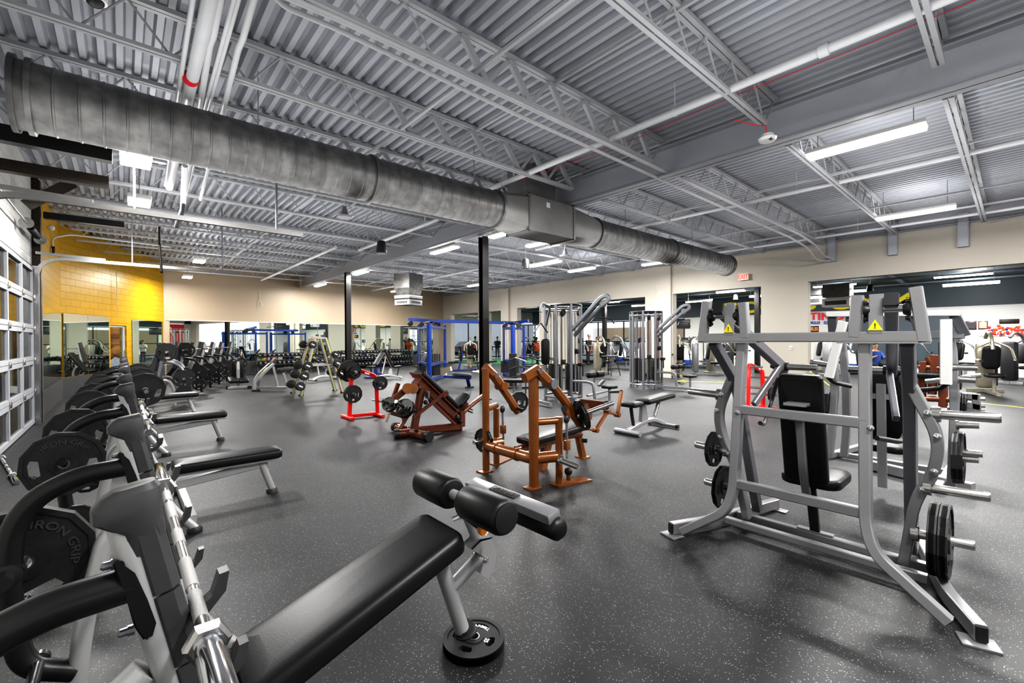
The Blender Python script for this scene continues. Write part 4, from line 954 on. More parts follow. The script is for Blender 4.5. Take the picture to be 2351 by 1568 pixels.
def mplates(ox, oy, lst):
    for s_, x, y, z, k, n, l in lst:
        for j in range(n):
            plate(k, (ox+x, oy+s_*(y+.075+j*.046), z), (0, -1, 0), l+(', outer one' if n > 1 and j == n-1 else ', inner one' if n > 1 else ''), spin=.15)
mplates(3.12, .925, [(1, .43, .60, .61, '25', 1, 'iron plate on the left side middle peg of the foreground row machine'), (1, .47, .55, .31, '35', 1, 'iron plate low on the left side of the foreground row machine'), (-1, .47, .53, .31, '45', 2, 'iron plate low on the right side of the foreground row machine')])
for k, (u, v, key, l) in enumerate([(2196, 1050, '45', 'inner iron plate on the right side of the second silver machine'), (2206, 1050, '45', 'outer iron plate on the right side of the second silver machine'), (1906, 930, '35', 'iron plate between the two silver machines, seen edge on')]): plate(key, PX(u, v, 5.15), (0, -1, 0), l)
# ---------------------------------------------------------------- copper coloured press machine
def OP(x, y): return (1080+x*.3571, 820+y*.3571)
def oy_(x, y, Y): return PY(*OP(x, y), Y)
t = thing('chest_press_machine', 'copper painted plate loaded press machine with two lever arms and a bench, center of room', 'exercise machine', (3.3, 3.6, 0)); m_ = 'orange_paint'
A, B_, Cc, D = V((3.08, 3.97, 0)), V((3.10, 3.21, 0)), GZ(1284, 1112), GZ(1140, 1067)
for p, h, r in ((A, 1.17, .040), (B_, 1.14, .052), (Cc, PX(1284, 957, Cc.x).z, .038), (D, PX(1140, 938, D.x).z, .036)):
    MB().tube([p, p+V((0, 0, h))], r, 20).build('frame_post', m_, t); 
for p in (A, B_): MB().box(p+V((-.02, 0, .008)), (.15, .13, .016), bev=.004).build('foot_plate', m_, t)
MB().prism([Cc+V(q) for q in ((-.08, -.07, .0), (-.08, .06, 0), (.05, .08, 0), (.34, -.05, 0), (.34, -.16, 0))], (0, 0, .014)).build('foot_plate', m_, t)
MB().prism([D+V(q) for q in ((-.05, -.05, .0), (-.05, .07, 0), (.3, .2, 0), (.36, .08, 0))], (0, 0, .014)).build('foot_plate', m_, t)
zb = PX(*OP(260, 610), 3.1).z
MB().tube([V((3.32, 3.99, zb)), V((3.09, 3.99, zb)), V((3.09, 3.22, zb)), V((Cc.x, Cc.y+.0, zb))], .058, 20, .07).build('lower_beam', m_, t)
MB().tube([A+V((0, 0, zb)), D+V((0, 0, zb))], .045, 14).build('side_beam', m_, t)
for p, q, z in ((B_, Cc, PX(*OP(490, 418), 3.2).z), (A, D, PX(*OP(150, 340), 3.1).z)): MB().tube([p+V((0, 0, z)), q+V((0, 0, z))], .036, 16).build('upper_tie', m_, t)
for x in (170, 303):
    c = PX(*OP(x, 620), 3.09); MB().cyl(V((3.09, c.y-.02, zb)), V((3.09, c.y+.02, zb)), .068, 20).build('beam_collar', m_, t)
# lever arms
for Y, pts, el, pe in ((3.16, [(515, 165), (620, 300), (705, 432)], [(345, 135), (425, 85), (512, 170)], [(700, 375), (735, 370), (855, 325)]), (4.02, [(150, 120), (240, 250), (305, 352)], [(92, 62), (150, 118), (200, 185)], None)):
    P3 = [oy_(x, y, Y) for x, y in pts]; E3 = [oy_(x, y, Y) for x, y in el]
    MB().bar(P3, .075, .085, fil=.1, bev=.02).build('lever_arm', m_, t)
    MB().bar(E3, .085, .10, bev=.025).build('lever_elbow', m_, t)
    MB().cyl(E3[2]+V((0, -.07, 0)), E3[2]+V((0, .07, 0)), .052, 20).build('pivot_cap', 'silver_dark' if Y < 3.5 else m_, t)
    MB().cyl(E3[1]+V((0, -.06, 0)), E3[1]+V((0, .06, 0)), .03, 14).build('pivot_pin', 'steel', t)
c = oy_(715, 370, 3.05); ax = (oy_(855, 325, 2.95)-oy_(735, 370, 3.05)).normalized()
MB().tube([c-ax*.05, c+ax*.38], .024, 14).build('plate_horn', 'steel', t)
plate('35', c+ax*.0, ax, 'iron plate on the right lever horn of the copper press machine'); 
MB().lathe(c-ax*.03, c+ax*.06, [(0, .05), (.5, .05), (1, .03)], 18).build('horn_collar', 'plastic_black', t)
for (p, q, Y) in (((618, 400), (622, 650), 3.0), ((206, 335), (212, 530), 3.95)):
    a, c = oy_(*p, Y), oy_(*q, Y)
    MB().tube([a, c], .013, 12).build('damper_rod', 'chrome', t); MB().ball(a, .036, (1, .6, 1.2)).build('rod_end', 'plastic_black', t)
    MB().box(a.lerp(c, .66), (.06, .05, .10), bev=.006).build('rod_guide', m_, t)
    if Y < 3.5: MB().ball(oy_(630, 733, Y), .042).build('rod_end', 'plastic_black', t); MB().tube([oy_(630, 745, Y), oy_(632, 790, Y)], .024, 12).build('rod_foot', m_, t)
a, c = oy_(570, 660, 3.0), oy_(688, 706, 2.82); MB().lathe(a, c, [(0, .052), (.12, .052), (.13, .026), (1, .026)], 16).build('storage_horn', 'steel', t)
a = oy_(85, 535, 4.0); MB().lathe(a+V((.1, -.0, 0)), a+V((-.14, .0, 0)), [(0, .03), (.5, .03), (.5, .024), (1, .024)], 14).build('storage_horn', 'steel', t)
plate('25', a+V((-.0, 0, 0)), (1, .1, 0), 'small iron plate on the left storage horn of the copper press machine')
plate('25', oy_(310, 290, 4.2), (.2, 1, 0), 'iron plate on the left lever of the copper press machine')
pa, pb = oy_(365, 520, 3.62), oy_(690, 425, 3.62)
MB().pad(pa.lerp(pb, .5)+V((0, 0, -.03)), (pb-pa), (0, -1, 0), (pb-pa).length+.12, .30, .075, round_=.06).build('bench_pad', 'vinyl', t, smooth=50)
MB().bar([pa+V((.05, 0, -.12)), pb+V((0, 0, -.11))], .06, .08).build('bench_beam', m_, t)
MB().bar([pa+V((.32, 0, -.1)), pa+V((.22, 0, -.42))], .09, .12, bev=.02).build('bench_support', m_, t)
f = GZ(1338, 1050); MB().bar([f, f+V((-.10, .03, .45))], .085, .085, bev=.02).box(f+V((0, 0, .007)), (.14, .14, .014)).build('bench_leg', m_, t)
MB().tube([V((3.2, 3.6, zb)), V((4.1, 3.62, zb+.02)), f+V((-.04, 0, .3))], .04, 14, .1).build('bench_spine', m_, t)
pts = [oy_(x, y, 3.45) for x, y in ((720, 455), (805, 470), (880, 352), (945, 372), (970, 220))]
for k in range(4): MB().bar([pts[k], pts[k+1]], .05, .03, bev=.008).build('linkage_arm', m_, t)
b = MB()
for p in pts[1:4]: b.cyl(p+V((0, -.04, 0)), p+V((0, .04, 0)), .028, 14)
b.build('linkage_joint', m_, t)
MB().tube([pts[4], oy_(900, 222, 3.8)], .022, 12).build('hand_grip', 'plastic_black', t)
a, c = oy_(685, 290, 3.9), oy_(862, 312, 3.35); MB().bar([a, c], .03, .11, bev=.006).build('chest_plate', 'brown_paint', t)
MB().bar([a+V((.04, 0, 0)), c+V((.05, 0, 0))], .06, .11, bev=.02).build('chest_cushion', 'vinyl', t); MB().bar([a.lerp(c, .45), oy_(760, 400, 3.6)], .09, .02).build('chest_bracket', m_, t)
MB().cyl(oy_(720, 535, 3.5), oy_(750, 537, 3.45), .026, 12).build('pull_knob', 'plastic_black', t)
MB().cyl(oy_(300, 330, 3.98), oy_(340, 342, 3.9), .02, 12).build('hand_grip', 'plastic_black', t)
MB().cyl(oy_(605, 333, 3.1), oy_(630, 385, 3.1), .036, 14).build('stop_tube', m_, t); MB().cyl(oy_(604, 331, 3.07), oy_(604, 331, 3.05), .034, 14).build('stop_cap', 'plastic_black', t)
# ---------------------------------------------------------------- brown leg press / hack squat
def HP(x, y): return (860+x*.2232, 820+y*.2232)
def hy(x, y, Y): return PY(*HP(x, y), Y)
t = thing('leg_press_machine', 'brown painted leg press machine with sloped black backrest and two loaded horns', 'exercise machine', (3.8, 6.2, 0)); m_ = 'brown_paint'
c0 = GZ(*HP(372, 775), .07); c1 = GZ(*HP(228, 790), .07); c2 = GZ(*HP(552, 815), .07); c3 = GZ(*HP(222, 720), .07)
for a, c in ((c0, c1), (c0, c2), (c0+V((.02, .25, 0)), c3)):
    MB().tube([a, c], .065, 18).build('base_stub', m_, t); d = (c-a).normalized(); MB().cyl(c-d*.03, c+d*.04, .078, 18).build('base_cap', 'plastic_black', t)
e = GZ(*HP(890, 712), .06); MB().bar([c0+V((0, .05, .02)), e], .10, .12, bev=.02).build('base_beam', m_, t); MB().bar([e, e+V((0, 0, .25))], .12, .10, bev=.01).build('rear_bracket', m_, t)
Ym = 6.15
MB().tube([hy(405, 740, 6.0), hy(440, 560, 6.0), hy(485, 310, 6.0)], .06, 18).build('front_post', m_, t)
MB().tube([hy(340, 440, 6.0), hy(300, 640, 6.2)], .03, 12).build('brace', m_, t)
ra, rb = hy(430, 215, Ym), hy(840, 600, Ym); MB().bar([ra+V((0, .0, -.04)), rb+V((0, 0, -.06))], .20, .14, bev=.02).build('sled_rail', m_, t)
X_ = (rb-ra).normalized(); N_ = V((-X_.z, 0, X_.x)); N_ = N_ if N_.z > 0 else -N_
MB().pad(ra.lerp(rb, .42)+N_*.085, X_, X_.cross(N_), (rb-ra).length*.94, .32, .07, round_=.08).build('back_pad', 'vinyl', t, smooth=50)
MB().bar([ra+N_*.035-X_*.08, ra.lerp(rb, .9)+N_*.03], .30, .03).build('pad_tray', m_, t)
MB().bar([hy(610, 480, 5.95), hy(830, 690, 5.98)], .03, .05).build('gas_strut', m_, t)
for (p, q) in (((400, 620), (730, 365)),): MB().bar([hy(*p, 5.85), hy(*q, 5.85)], .035, .055, bev=.008).build('cross_link', m_, t)
MB().bar([hy(735, 395, 5.85), hy(715, 365, 5.85)], .05, .12, bev=.01).build('link_end', m_, t)
MB().bar([hy(190, 440, 5.95), hy(350, 310, 5.95)], .06, .09, bev=.02).build('upper_arm', m_, t)
for x in (340, 400): MB().lathe(hy(x, 320, 5.85), hy(x, 330, 6.1), [(0, .075), (1, .075)], 22).build('tube_end', 'orange_paint', t)
MB().bar([hy(245, 270, 6.3), hy(185, 440, 6.3)], .05, .06, bev=.01).build('side_arm', m_, t)
MB().bar([hy(170, 570, 6.1), hy(330, 620, 6.0), hy(260, 730, 6.0)], .04, .06, bev=.01).build('lower_arm', m_, t); MB().bar([hy(160, 560, 5.9), hy(120, 670, 5.9)], .04, .02).build('stop_bar', 'steel', t)
for i, (p, q) in enumerate([((160, 490), (65, 432)), ((320, 530), (220, 455))]):
    a, c = hy(*p, 5.85), hy(*q, 5.7); MB().tube([a, c], .026, 14).build('plate_horn', 'steel', t)
    for k in range(2): plate('10' if i == 0 else '25', a+(c-a)*(.0+.13*k), (c-a), ['iron plate', 'iron plate'][i]+' on the %s horn of the brown leg press, %s' % (['outer', 'inner'][i], ['rear one', 'front one'][k]))
b = MB()
for (x, y, Y) in ((320, 295, 6.2), (458, 320, 5.9), (410, 545, 5.9), (575, 445, 5.95), (850, 620, 5.95), (525, 465, 5.9), (885, 658, 6.0)): b.ball(hy(x, y, Y), .035 if x != 850 else .045)
b.build('joint_caps', 'plastic_black', t)
MB().bar([hy(545, 350, 5.9), hy(545, 415, 5.9)], .09, .03, bev=.01).build('round_stop', 'gunmetal', t)
sc_ = hy(893, 440, 6.2); MB().pad(sc_, (hy(945, 370, 6.2)-hy(850, 500, 6.2)), (0, -1, 0), .30, .26, .07, round_=.08).build('seat_pad', 'vinyl', t, smooth=50)
MB().bar([hy(945, 470, 6.2), hy(840, 600, 6.2)], .09, .09, bev=.02).build('seat_post', m_, t)
for y in (520, 550): MB().tube([hy(950, y, 6.15), hy(1010, y+22, 6.0)], .014, 8).build('side_peg', 'steel', t)
MB().tube([hy(855, 620, 6.1), hy(960, 520, 6.12), PY(1120, 900, 6.3)], .04, 14, .05).build('foot_lever', m_, t)
# ---------------------------------------------------------------- red plate trees
def plate_tree(f, lab, sgn=1, near=True):
    f = V(f); t = thing('plate_tree', lab, 'plate rack', f); m_ = 'red_paint'
    u = V((.55, -.10, 0))
    a0, a1 = f, f+u
    MB().bar([a0+V((0, .28, .03)), a0+V((0, -.25, .03))], .07, .05, bev=.006).build('base_foot', m_, t); MB().bar([a1+V((0, .28, .03)), a1+V((0, -.25, .03))], .07, .05, bev=.006).build('base_foot', m_, t)
    MB().bar([a0+V((0, 0, .05)), a1+V((0, 0, .05))], .06, .06).build('base_beam', m_, t)
    MB().bar([a0+V((.03, 0, .04)), a0+V((.08, 0, .93)), a0+V((.18, -.02, .93)), a1+V((-.06, 0, .80)), a1+V((-.02, 0, .68)), a1+V((.0, 0, .04))], .07, .055, up=V((0, 1, 0)), fil=.03, fn=2).build('frame', m_, t)
    MB().box(a0+u*.62+V((0, -.045, .85)), (.10, .005, .03), ry=.3).build('tree_sticker', 'sign_white', t, smooth=0)
    for (p, z) in ((a0+V((.07, 0, 0)), .90), (a0+V((.05, 0, 0)), .48), (a1, .66), (a1, .30), ):
        MB().cyl(p+V((0, -.26, z)), p+V((0, .24, z)), .022, 12).build('peg', 'steel', t)
    return t, a0, a1
tr, a0, a1 = plate_tree((3.2, 8.4, 0), 'red plate tree loaded with black iron plates in front of the far black column')
for c, k, n, l in ((a0+V((.07, 0, .90)), '25', 2, 'top left peg'), (a0+V((.05, 0, .48)), '35', 2, 'lower left peg'), (a1+V((0, 0, .66)), '25', 2, 'right peg')):
    for j in range(n): plate(k, c+V((0, -.10-.05*j, 0)), (0, -1, 0), 'black plate on the %s of the red plate tree, %s' % (l, ['inner one', 'outer one'][j]))
plate('45', a0+V((.07, .12, .90)), (0, -1, 0), 'black plate behind the top left peg of the red plate tree')
plate('10', a0+V((.07, -.21, .90)), (0, -1, 0), 'small plate at the very front of the red plate tree top peg')
f2 = GZ(1752, 938); tr, a0, a1 = plate_tree(f2+V((-.55, .1, 0)), 'red plate tree seen through the foreground silver row machine')
plate('25r', a1+V((0, -.16, .32)), (0, -1, 0), 'round black plate on the red tree behind the silver row machine')
# ---------------------------------------------------------------- adjustable benches
def adj_bench(pos, rz, lab, frame='rack_silver', ang=0., pad='vinyl', seat_ang=0., sc=1.):
    t = thing('adjustable_bench', lab, 'weight bench', (0, 0, 0)); t['_local'] = 1
    MB().tube([(-.45, -.22, .04), (-.45, .22, .04)], .038, 14).build('rear_foot', frame, t)
    MB().bar([(.50, -.24, .035), (.50, .24, .035)], .06, .05, bev=.012).build('front_foot', frame, t)
    for s_ in (-1, 1): MB().box((.50, s_*.25, .035), (.07, .04, .055), bev=.008).build('foot_cap', 'plastic_black', t)
    MB().bar([(-.45, 0, .05), (-.1, 0, .13), (.2, 0, .16), (.50, 0, .05)], .07, .07, fil=.15, bev=.015).build('spine', frame, t)
    MB().prism([(-.13, -.03, .12), (.05, -.03, .14), (-.02, -.03, .40), (-.10, -.03, .40)], (0, .06, 0)).build('upright', frame, t)
    h = V((-.12, 0, .42)); X_ = V((math.cos(ang), 0, math.sin(ang))); N_ = V((-math.sin(ang), 0, math.cos(ang)))
    MB().pad(h+X_*.42+N_*.03, X_, (0, 1, 0), .76, .28, .065, round_=.05).build('back_pad', pad, t, smooth=50)
    MB().bar([h+X_*.05-N_*.02, h+X_*.62-N_*.02], .08, .03).build('pad_rail', frame, t)
    S_ = V((-math.cos(seat_ang), 0, math.sin(seat_ang)))
    MB().pad(h+S_*.19+V((0, 0, .02)), S_, (0, -1, 0), .32, .28, .065, taper=.8, round_=.06).build('seat_pad', pad, t, smooth=50)
    MB().bar([h+S_*.24+V((0, 0, -.03)), (-.33, 0, .24), (-.30, 0, .12)], .05, .03, up=V((1, 0, 0))).build('seat_strut', 'plastic_black', t)
    MB().bar([h+X_*.5-N_*.03, (.26, 0, .20)], .05, .04, up=V((1, 0, 0))).build('ladder_strut', frame, t)
    MB().ball(h+X_*.48-N_*.12, .022).build('pull_knob', 'orange_plastic', t)
    t.location = pos; t.rotation_euler = (0, 0, rz); t.scale = (sc,)*3; return t
adj_bench((6.35, 3.98, 0), -.03, 'black padded adjustable bench with silver frame, laid flat, right of the copper machine', 'silver', ang=.06, sc=1.05)
p = GZ(848, 868); adj_bench(p+V((.3, 0, 0)), .5, 'blue framed adjustable bench by the dumbbell racks', 'blue_paint', .75)
p = GZ(882, 872); adj_bench(p+V((.3, .2, 0)), 2.8, 'silver framed bench with its black back pad raised steeply beside the blue bench', 'white_paint', 1.15, seat_ang=.1)
p = GZ(948, 868); adj_bench(p+V((.6, .3, 0)), .6, 'red framed bench just left of the blue cable crossover', 'red_paint', .7)
p = GZ(1103, 855); adj_bench(p+V((.2, 0, 0)), .0, 'flat black bench with white frame between blue tower and tall black column', 'white_paint', .03)
p = GZ(748, 872); adj_bench(p, 3.3, 'white framed bench seen through the legs of the silver dumbbell A frame', 'white_paint', .5)
# ---------------------------------------------------------------- cable towers
def stack(b, c, w, d, z0, n, h=.022):
    for k in range(n): b.box(c+V((0, 0, z0+k*(h+.004)+h/2)), (w, d, h), bev=.002, seg=1)
def cable_tower(cx, cy, lab, full=True, H=2.32):
    t = thing('cable_tower', lab, 'exercise machine', (cx, cy, 0)); O = V((cx, cy, 0)); g = 'gunmetal'; hw = .46
    pts = []
    for a in range(8):
        an = PI/8+a*PI/4; p = O+V((hw*math.cos(an), hw*math.sin(an), 0)); pts.append(p)
        MB().tube([p, p+V((0, 0, H))], .036, 14).build('frame_post', g, t)
    for z, r in ((H-.02, .03), (H-.12, .02), (.12, .028)):
        ring = [O+V((hw*math.cos(2*PI*k/24), hw*math.sin(2*PI*k/24), z)) for k in range(25)]
        MB().tube(ring, r, 8).build('ring_tube', 'plastic_black' if z > H-.05 else g, t)
    for k in range(4):
        an = k*PI/2+.2; c = O+V((.30*math.cos(an), .30*math.sin(an), 0)); b = MB(); stack(b, c, .19, .12, .22, 24); b.build('weight_stack', 'iron', t)
        b = MB()
        for s_ in (-.06, .06): b.tube([c+V((s_, 0, .15)), c+V((s_, 0, H-.15))], .009, 6)
        b.build('guide_rods', 'chrome', t)
        MB().box(c+V((0, 0, .87)), (.20, .13, .04), bev=.004).build('stack_head', 'plastic_black', t)
        MB().box(c+V((0, -.064, .55)), (.02, .004, .6)).build('number_strip', 'letter_white', t, smooth=0)
    for k in range(4):
        an = k*PI/2+PI/4; c = O+V((.40*math.cos(an), .40*math.sin(an), H-.20)); MB().lathe(c+V((0, -.02, 0)), c+V((0, .02, 0)), [(0, .03), (0, .07), (.3, .055), (.7, .055), (1, .07), (1, .03)], 18).build('pulley', 'plastic_black', t)
    q = O+V((-.15, -.42, 0))
    for k in range(8):
        an = k*PI/4+.1; c = O+V((.36*math.cos(an), .36*math.sin(an), 0)); MB().tube([c+V((0, 0, .3)), c+V((0, 0, H-.2))], .008, 5).build('cable', 'champagne' if k % 2 else 'plastic_black', t)
    for k in range(3):
        an = -PI/2+(k-1)*.9; c = O+V((.40*math.cos(an), .40*math.sin(an), 0)); MB().bar([c+V((0, 0, .2)), c+V((0, 0, H-.3))], .05, .02, up=V((0, 1, 0))).build('slotted_rail', 'gunmetal', t); MB().box(c+V((0, -.05, .95+.25*k)), (.09, .09, .12), bev=.01).build('pulley_carriage', 'plastic_black', t)
    # lat arm reaching toward -Y with loop
    MB().bar([q+V((0, 0, H-.62)), q+V((.1, -.78, H+.10)), q+V((.12, -.95, H+.14)), q+V((.13, -.98, H+.02)), q+V((.1, -.80, H-.08))], .065, .085, fil=.08, bev=.012).build('pulldown_arm', g, t)
    MB().bar([q+V((.1, .0, H-.75)), q+V((.13, -.75, H-.10))], .06, .08, bev=.012).build('pulldown_arm', g, t)
    c = q+V((.12, -.82, H-.05)); MB().lathe(c+V((-.03, 0, 0)), c+V((.03, 0, 0)), [(0, .03), (0, .075), (1, .075), (1, .03)], 18).build('pulley', g, t)
    MB().tube([c+V((0, 0, -.07)), c+V((0, 0, -.30))], .006, 5).build('cable', 'plastic_black', t)
    MB().tube([c+V((-.55, -.1, -.42)), c+V((-.35, -.05, -.31)), c+V((.35, .05, -.31)), c+V((.55, .1, -.42))], .014, 8, .06).build('pulldown_bar', 'plastic_black', t)
    MB().bar([q+V((0, 0, .5)), q+V((.08, -.42, .5)), q+V((.1, -.55, .46)), q+V((.1, -.60, .10))], .055, .06, fil=.1, bev=.012).build('seat_frame', g, t)
    MB().bar([q+V((.0, .0, .08)), q+V((.1, -1.02, .08))], .06, .07).build('floor_tube', g, t); MB().tube([q+V((.1, -1.0, .08)), q+V((.1, -1.0, .40))], .03, 12).build('seat_post', g, t)
    MB().pad(q+V((.1, -1.0, .43)), (0, 1, 0), (1, 0, 0), .30, .26, .06, round_=.05).build('seat_pad', 'vinyl', t, smooth=50)
    MB().tube([q+V((.1, -.58, .5)), q+V((.1, -.60, .66))], .025, 10).build('thigh_post', g, t)
    for s_ in (-1, 1): MB().lathe(q+V((.1+s_*.03, -.62, .68)), q+V((.1+s_*.27, -.62, .68)), [(0, .05), (.06, .068), (.94, .068), (1, .05)], 20).build('thigh_roller', 'vinyl', t, smooth=50)
    if full:
        w = O+V((-.42, .16, 0)); MB().bar([w+V((0, 0, H-.5)), w+V((-.15, -.3, H-.05)), w+V((-.55, -.42, H-.02)), w+V((-.62, -.44, H-.22))], .05, .06, fil=.15, bev=.012).build('side_arm', g, t)
        MB().tube([w+V((-.62, -.44, H-.25)), w+V((-.62, -.44, H-.45))], .006, 5).build('cable', 'plastic_black', t)
        MB().tube([w+V((-.85, -.44, H-.70)), w+V((-.62, -.44, H-.46)), w+V((-.4, -.44, H-.68))], .014, 8, .03).build('rope_handle', 'plastic_black', t)
        MB().pad(w+V((-.28, -.25, 1.20)), (0, 0, 1), (.75, -.65, 0), .62, .20, .08, round_=.09).build('standing_pad', 'vinyl', t, smooth=50)
        for z in (1.02, 1.38): MB().tube([w+V((0, -.05, z)), w+V((-.26, -.2, z))], .024, 10).build('pad_bar', g, t)
        MB().tube([q+V((.45, -.1, .12)), q+V((1.7, .2, .12))], .03, 10).build('row_rail', 'silver', t); 
        MB().pad(q+V((1.25, .1, .36)), (1, .1, .5), (0, 1, 0), .30, .12, .04, round_=.05).build('foot_rest', 'plastic_black', t)
    for s_ in (-.12, .2): MB().tube([O+V((s_, -.46, .6)), O+V((s_, -.46, .9))], .02, 8).build('hand_grip', 'plastic_black', t)
    MB().box(O+V((.1, -.5, .88)), (.14, .10, .08), bev=.01).build('holder', 'plastic_black', t); MB().ball(O+V((.0, -.5, .95)), .022).build('selector_knob', 'orange_plastic', t)
    return t
cable_tower(8.1, 7.35, 'grey multi station cable tower with lat pulldown seat and oval black pad, the nearer tower')
cable_tower(11.95, 7.45, 'grey multi station cable tower standing nearer the right wall, the farther tower', False, 2.30)
# pulldown bench left of nearer tower, low row
t = thing('row_bench', 'low black padded bench with silver rail left of the nearer cable tower', 'weight bench', (6.9, 7.2, 0))
p = PY(1180, 874, 7.2); MB().pad(p, (.7, -.7, .0), (.7, .7, 0), .5, .26, .07, round_=.06).build('bench_pad', 'vinyl', t, smooth=50); MB().bar([GZ(1165, 905, .08), GZ(1265, 928, .08)], .06, .06).build('floor_rail', 'silver', t)
MB().tube([V((p.x, p.y, .08)), p-V((0, 0, .03))], .03, 10).build('bench_post', 'silver', t); MB().pad(PY(1207, 890, 6.6), (0, 0, 1), (.7, .7, 0), .26, .16, .02, round_=.07, crown=.002).build('foot_plate', 'plastic_black', t)
MB().tube([GZ(1188, 905, .06), PY(1190, 882, 6.9)], .02, 8).build('foot_post', 'silver', t)
# ---------------------------------------------------------------- blue crossover
t = thing('blue_cable_crossover', 'bright blue cable crossover with two towers joined by a long top beam', 'exercise machine', (9, 14, 0)); bl_ = 'blue_paint'
fa = [GZ(986, 880), GZ(962, 868), GZ(1022, 866)]; fb = [GZ(1157, 862), GZ(1178, 868), GZ(1203, 858)]
zt1 = PX(985, 742, fa[0].x).z
for f in fa: MB().tube([f, f+V((0, 0, zt1))], .085 if f is fa[0] else .055, 14).build('frame_post', bl_, t)
for f in fb: MB().tube([f, f+V((0, 0, zt1))], .085 if f is fb[1] else .055, 14).build('frame_post', bl_, t)
for fs in (fa, fb):
    for z in (.10, .62, zt1-.12): MB().bar([fs[1]+V((0, 0, z)), fs[0]+V((0, 0, z)), fs[2]+V((0, 0, z))], .09, .10).build('cross_tube', bl_, t)
    ctr = (fs[0]+fs[1]+fs[2])/3
    for k, o in enumerate((V((-.3, .2, 0)), V((.2, .0, 0)))):
        b = MB(); stack(b, ctr+o, .30, .18, .15, 18); b.build('weight_stack', 'iron', t)
        b = MB()
        for s_ in (-.1, 0, .1): b.tube([ctr+o+V((s_, 0, .15)), ctr+o+V((s_, 0, zt1-.15))], .014, 6)
        b.build('guide_rods', 'steel', t)
    for o in (V((-.35, .1, 0)), V((.3, 0, 0)), V((0, -.3, 0))): MB().lathe(ctr+o+V((0, -.03, zt1+.0)), ctr+o+V((0, .03, zt1+.0)), [(0, .04), (0, .1), (1, .1), (1, .04)], 16).build('pulley', 'plastic_black', t)
    MB().tube([ctr+V((.2*math.cos(k), .2*math.sin(k), zt1+.08)) for k in (0, 1, 2, 3, 4, 5, 6.28)], .04, 8).build('top_ring', 'plastic_black', t)
zc = zt1+.12; MB().bar([PX(940, 733, fa[1].x-.2), (fa[0]+fa[2])/2+V((0, 0, zc)), (fb[0]+fb[2])/2+V((0, 0, zc)), PX(1213, 737, 12.6)], .12, .12).build('top_beam', bl_, t)
c = PX(942, 740, 8.2); MB().lathe(c+V((0, -.04, -.04)), c+V((0, .04, -.04)), [(0, .1), (1, .1)], 16).build('pulley', 'plastic_black', t)
for u in (1075, 1100): c = PX(u, 731, 10.5); MB().tube([c+V((-.3, 0, .05)), c+V((.3, .0, .10))], .02, 8).build('chin_up_bar', 'plastic_black', t)
t2 = thing('blue_row_bench', 'blue framed low bench with black pad attached in front of the blue crossover', 'weight bench', (8.2, 11.5, 0)); s0 = GZ(1083, 862, .42); 
MB().bar([GZ(1078, 889, .0), GZ(1073, 866, .36)], .10, .10).build('front_leg', bl_, t2); MB().bar([GZ(1020, 864, .36), GZ(1080, 868, .36)], .08, .08).build('bench_beam', bl_, t2)
pa, pb = GZ(1038, 858, .46), GZ(1083, 862, .44); MB().pad((pa+pb)/2, pb-pa, (.5, .8, 0), (pb-pa).length, .30, .08, round_=.08).build('bench_pad', 'vinyl_grey', t2, smooth=50); MB().box(GZ(1078, 889, .02), (.24, .14, .04)).build('foot_cap', 'plastic_black', t2)
b = MB(); b.prism([PX(*p, 8.0) for p in ((1010, 845), (1033, 842), (1035, 852), (1022, 855), (1024, 866), (1018, 868))], (.06, 0, 0)); tag(b.build('folded_towel', 'champagne', None, smooth=0), 'grey brown pad hanging on the corner of the blue crossover', 'pad')
t2 = thing('seated_press_machine', 'blue framed seat with tall black back pad between blue crossover and black column', 'exercise machine', (10.5, 13.5, 0))
f = GZ(1052, 852); MB().bar([f, f+V((.2, -.1, .9))], .08, .08).build('seat_frame', bl_, t2); MB().bar([f+V((-.3, .2, .04)), f+V((.9, -.2, .04))], .08, .06).build('base_beam', bl_, t2); MB().pad(f+V((.1, -.1, .85)), (0, 0, 1), (.7, .7, 0), .7, .3, .09).build('back_pad', 'vinyl', t2, smooth=50); MB().pad(f+V((-.2, .1, .42)), (1, 0, 0), (0, 1, 0), .4, .35, .09).build('seat_pad', 'vinyl', t2, smooth=50)
# ---------------------------------------------------------------- A frame barbell rack
fr = thing('barbell_rack', 'silver A frame rack with yellow stripes holding short round headed barbells', 'rack', (4.1, 12.95, 0))
F4 = [GZ(672, 903), GZ(691, 909), GZ(769, 897), GZ(787, 902)]; zt = PY(727, 776, 12.95).z
tops = [PY(712, 776, 13.2), PY(724, 776, 12.7), PY(735, 776, 13.2), PY(748, 776, 12.7)]
for f, tp in zip(F4, tops):
    MB().bar([f, tp], .10, .06, up=V((1, 0, .3))).build('leg_rail', 'rack_silver', fr); d = (tp-f).normalized()
    MB().bar([f+V((.012, -.053, 0)), tp+V((.012, -.053, 0))], .011, .006, up=V((0, 1, 0)), bev=0).build('yellow_stripe', 'sign_yellow', fr, smooth=0); MB().bar([f+V((.024, -.054, 0)), tp+V((.024, -.054, 0))], .012, .006, up=V((0, 1, 0)), bev=0).build('black_stripe', 'plastic_black', fr, smooth=0)
    MB().box(f+V((0, 0, .02)), (.12, .1, .04), bev=.01).build('foot_cap', 'plastic_black', fr)
MB().bar([tops[0], tops[2]], .05, .05).bar([tops[1], tops[3]], .05, .05).build('top_tie', 'rack_silver', fr, smooth=0)
MB().bar([F4[0].lerp(tops[0], .52), F4[2].lerp(tops[2], .52)], .05, .05).build('middle_tie', 'rack_silver', fr, smooth=0); MB().bar([F4[1].lerp(tops[1], .52), F4[3].lerp(tops[3], .52)], .05, .05).build('middle_tie', 'rack_silver', fr, smooth=0)
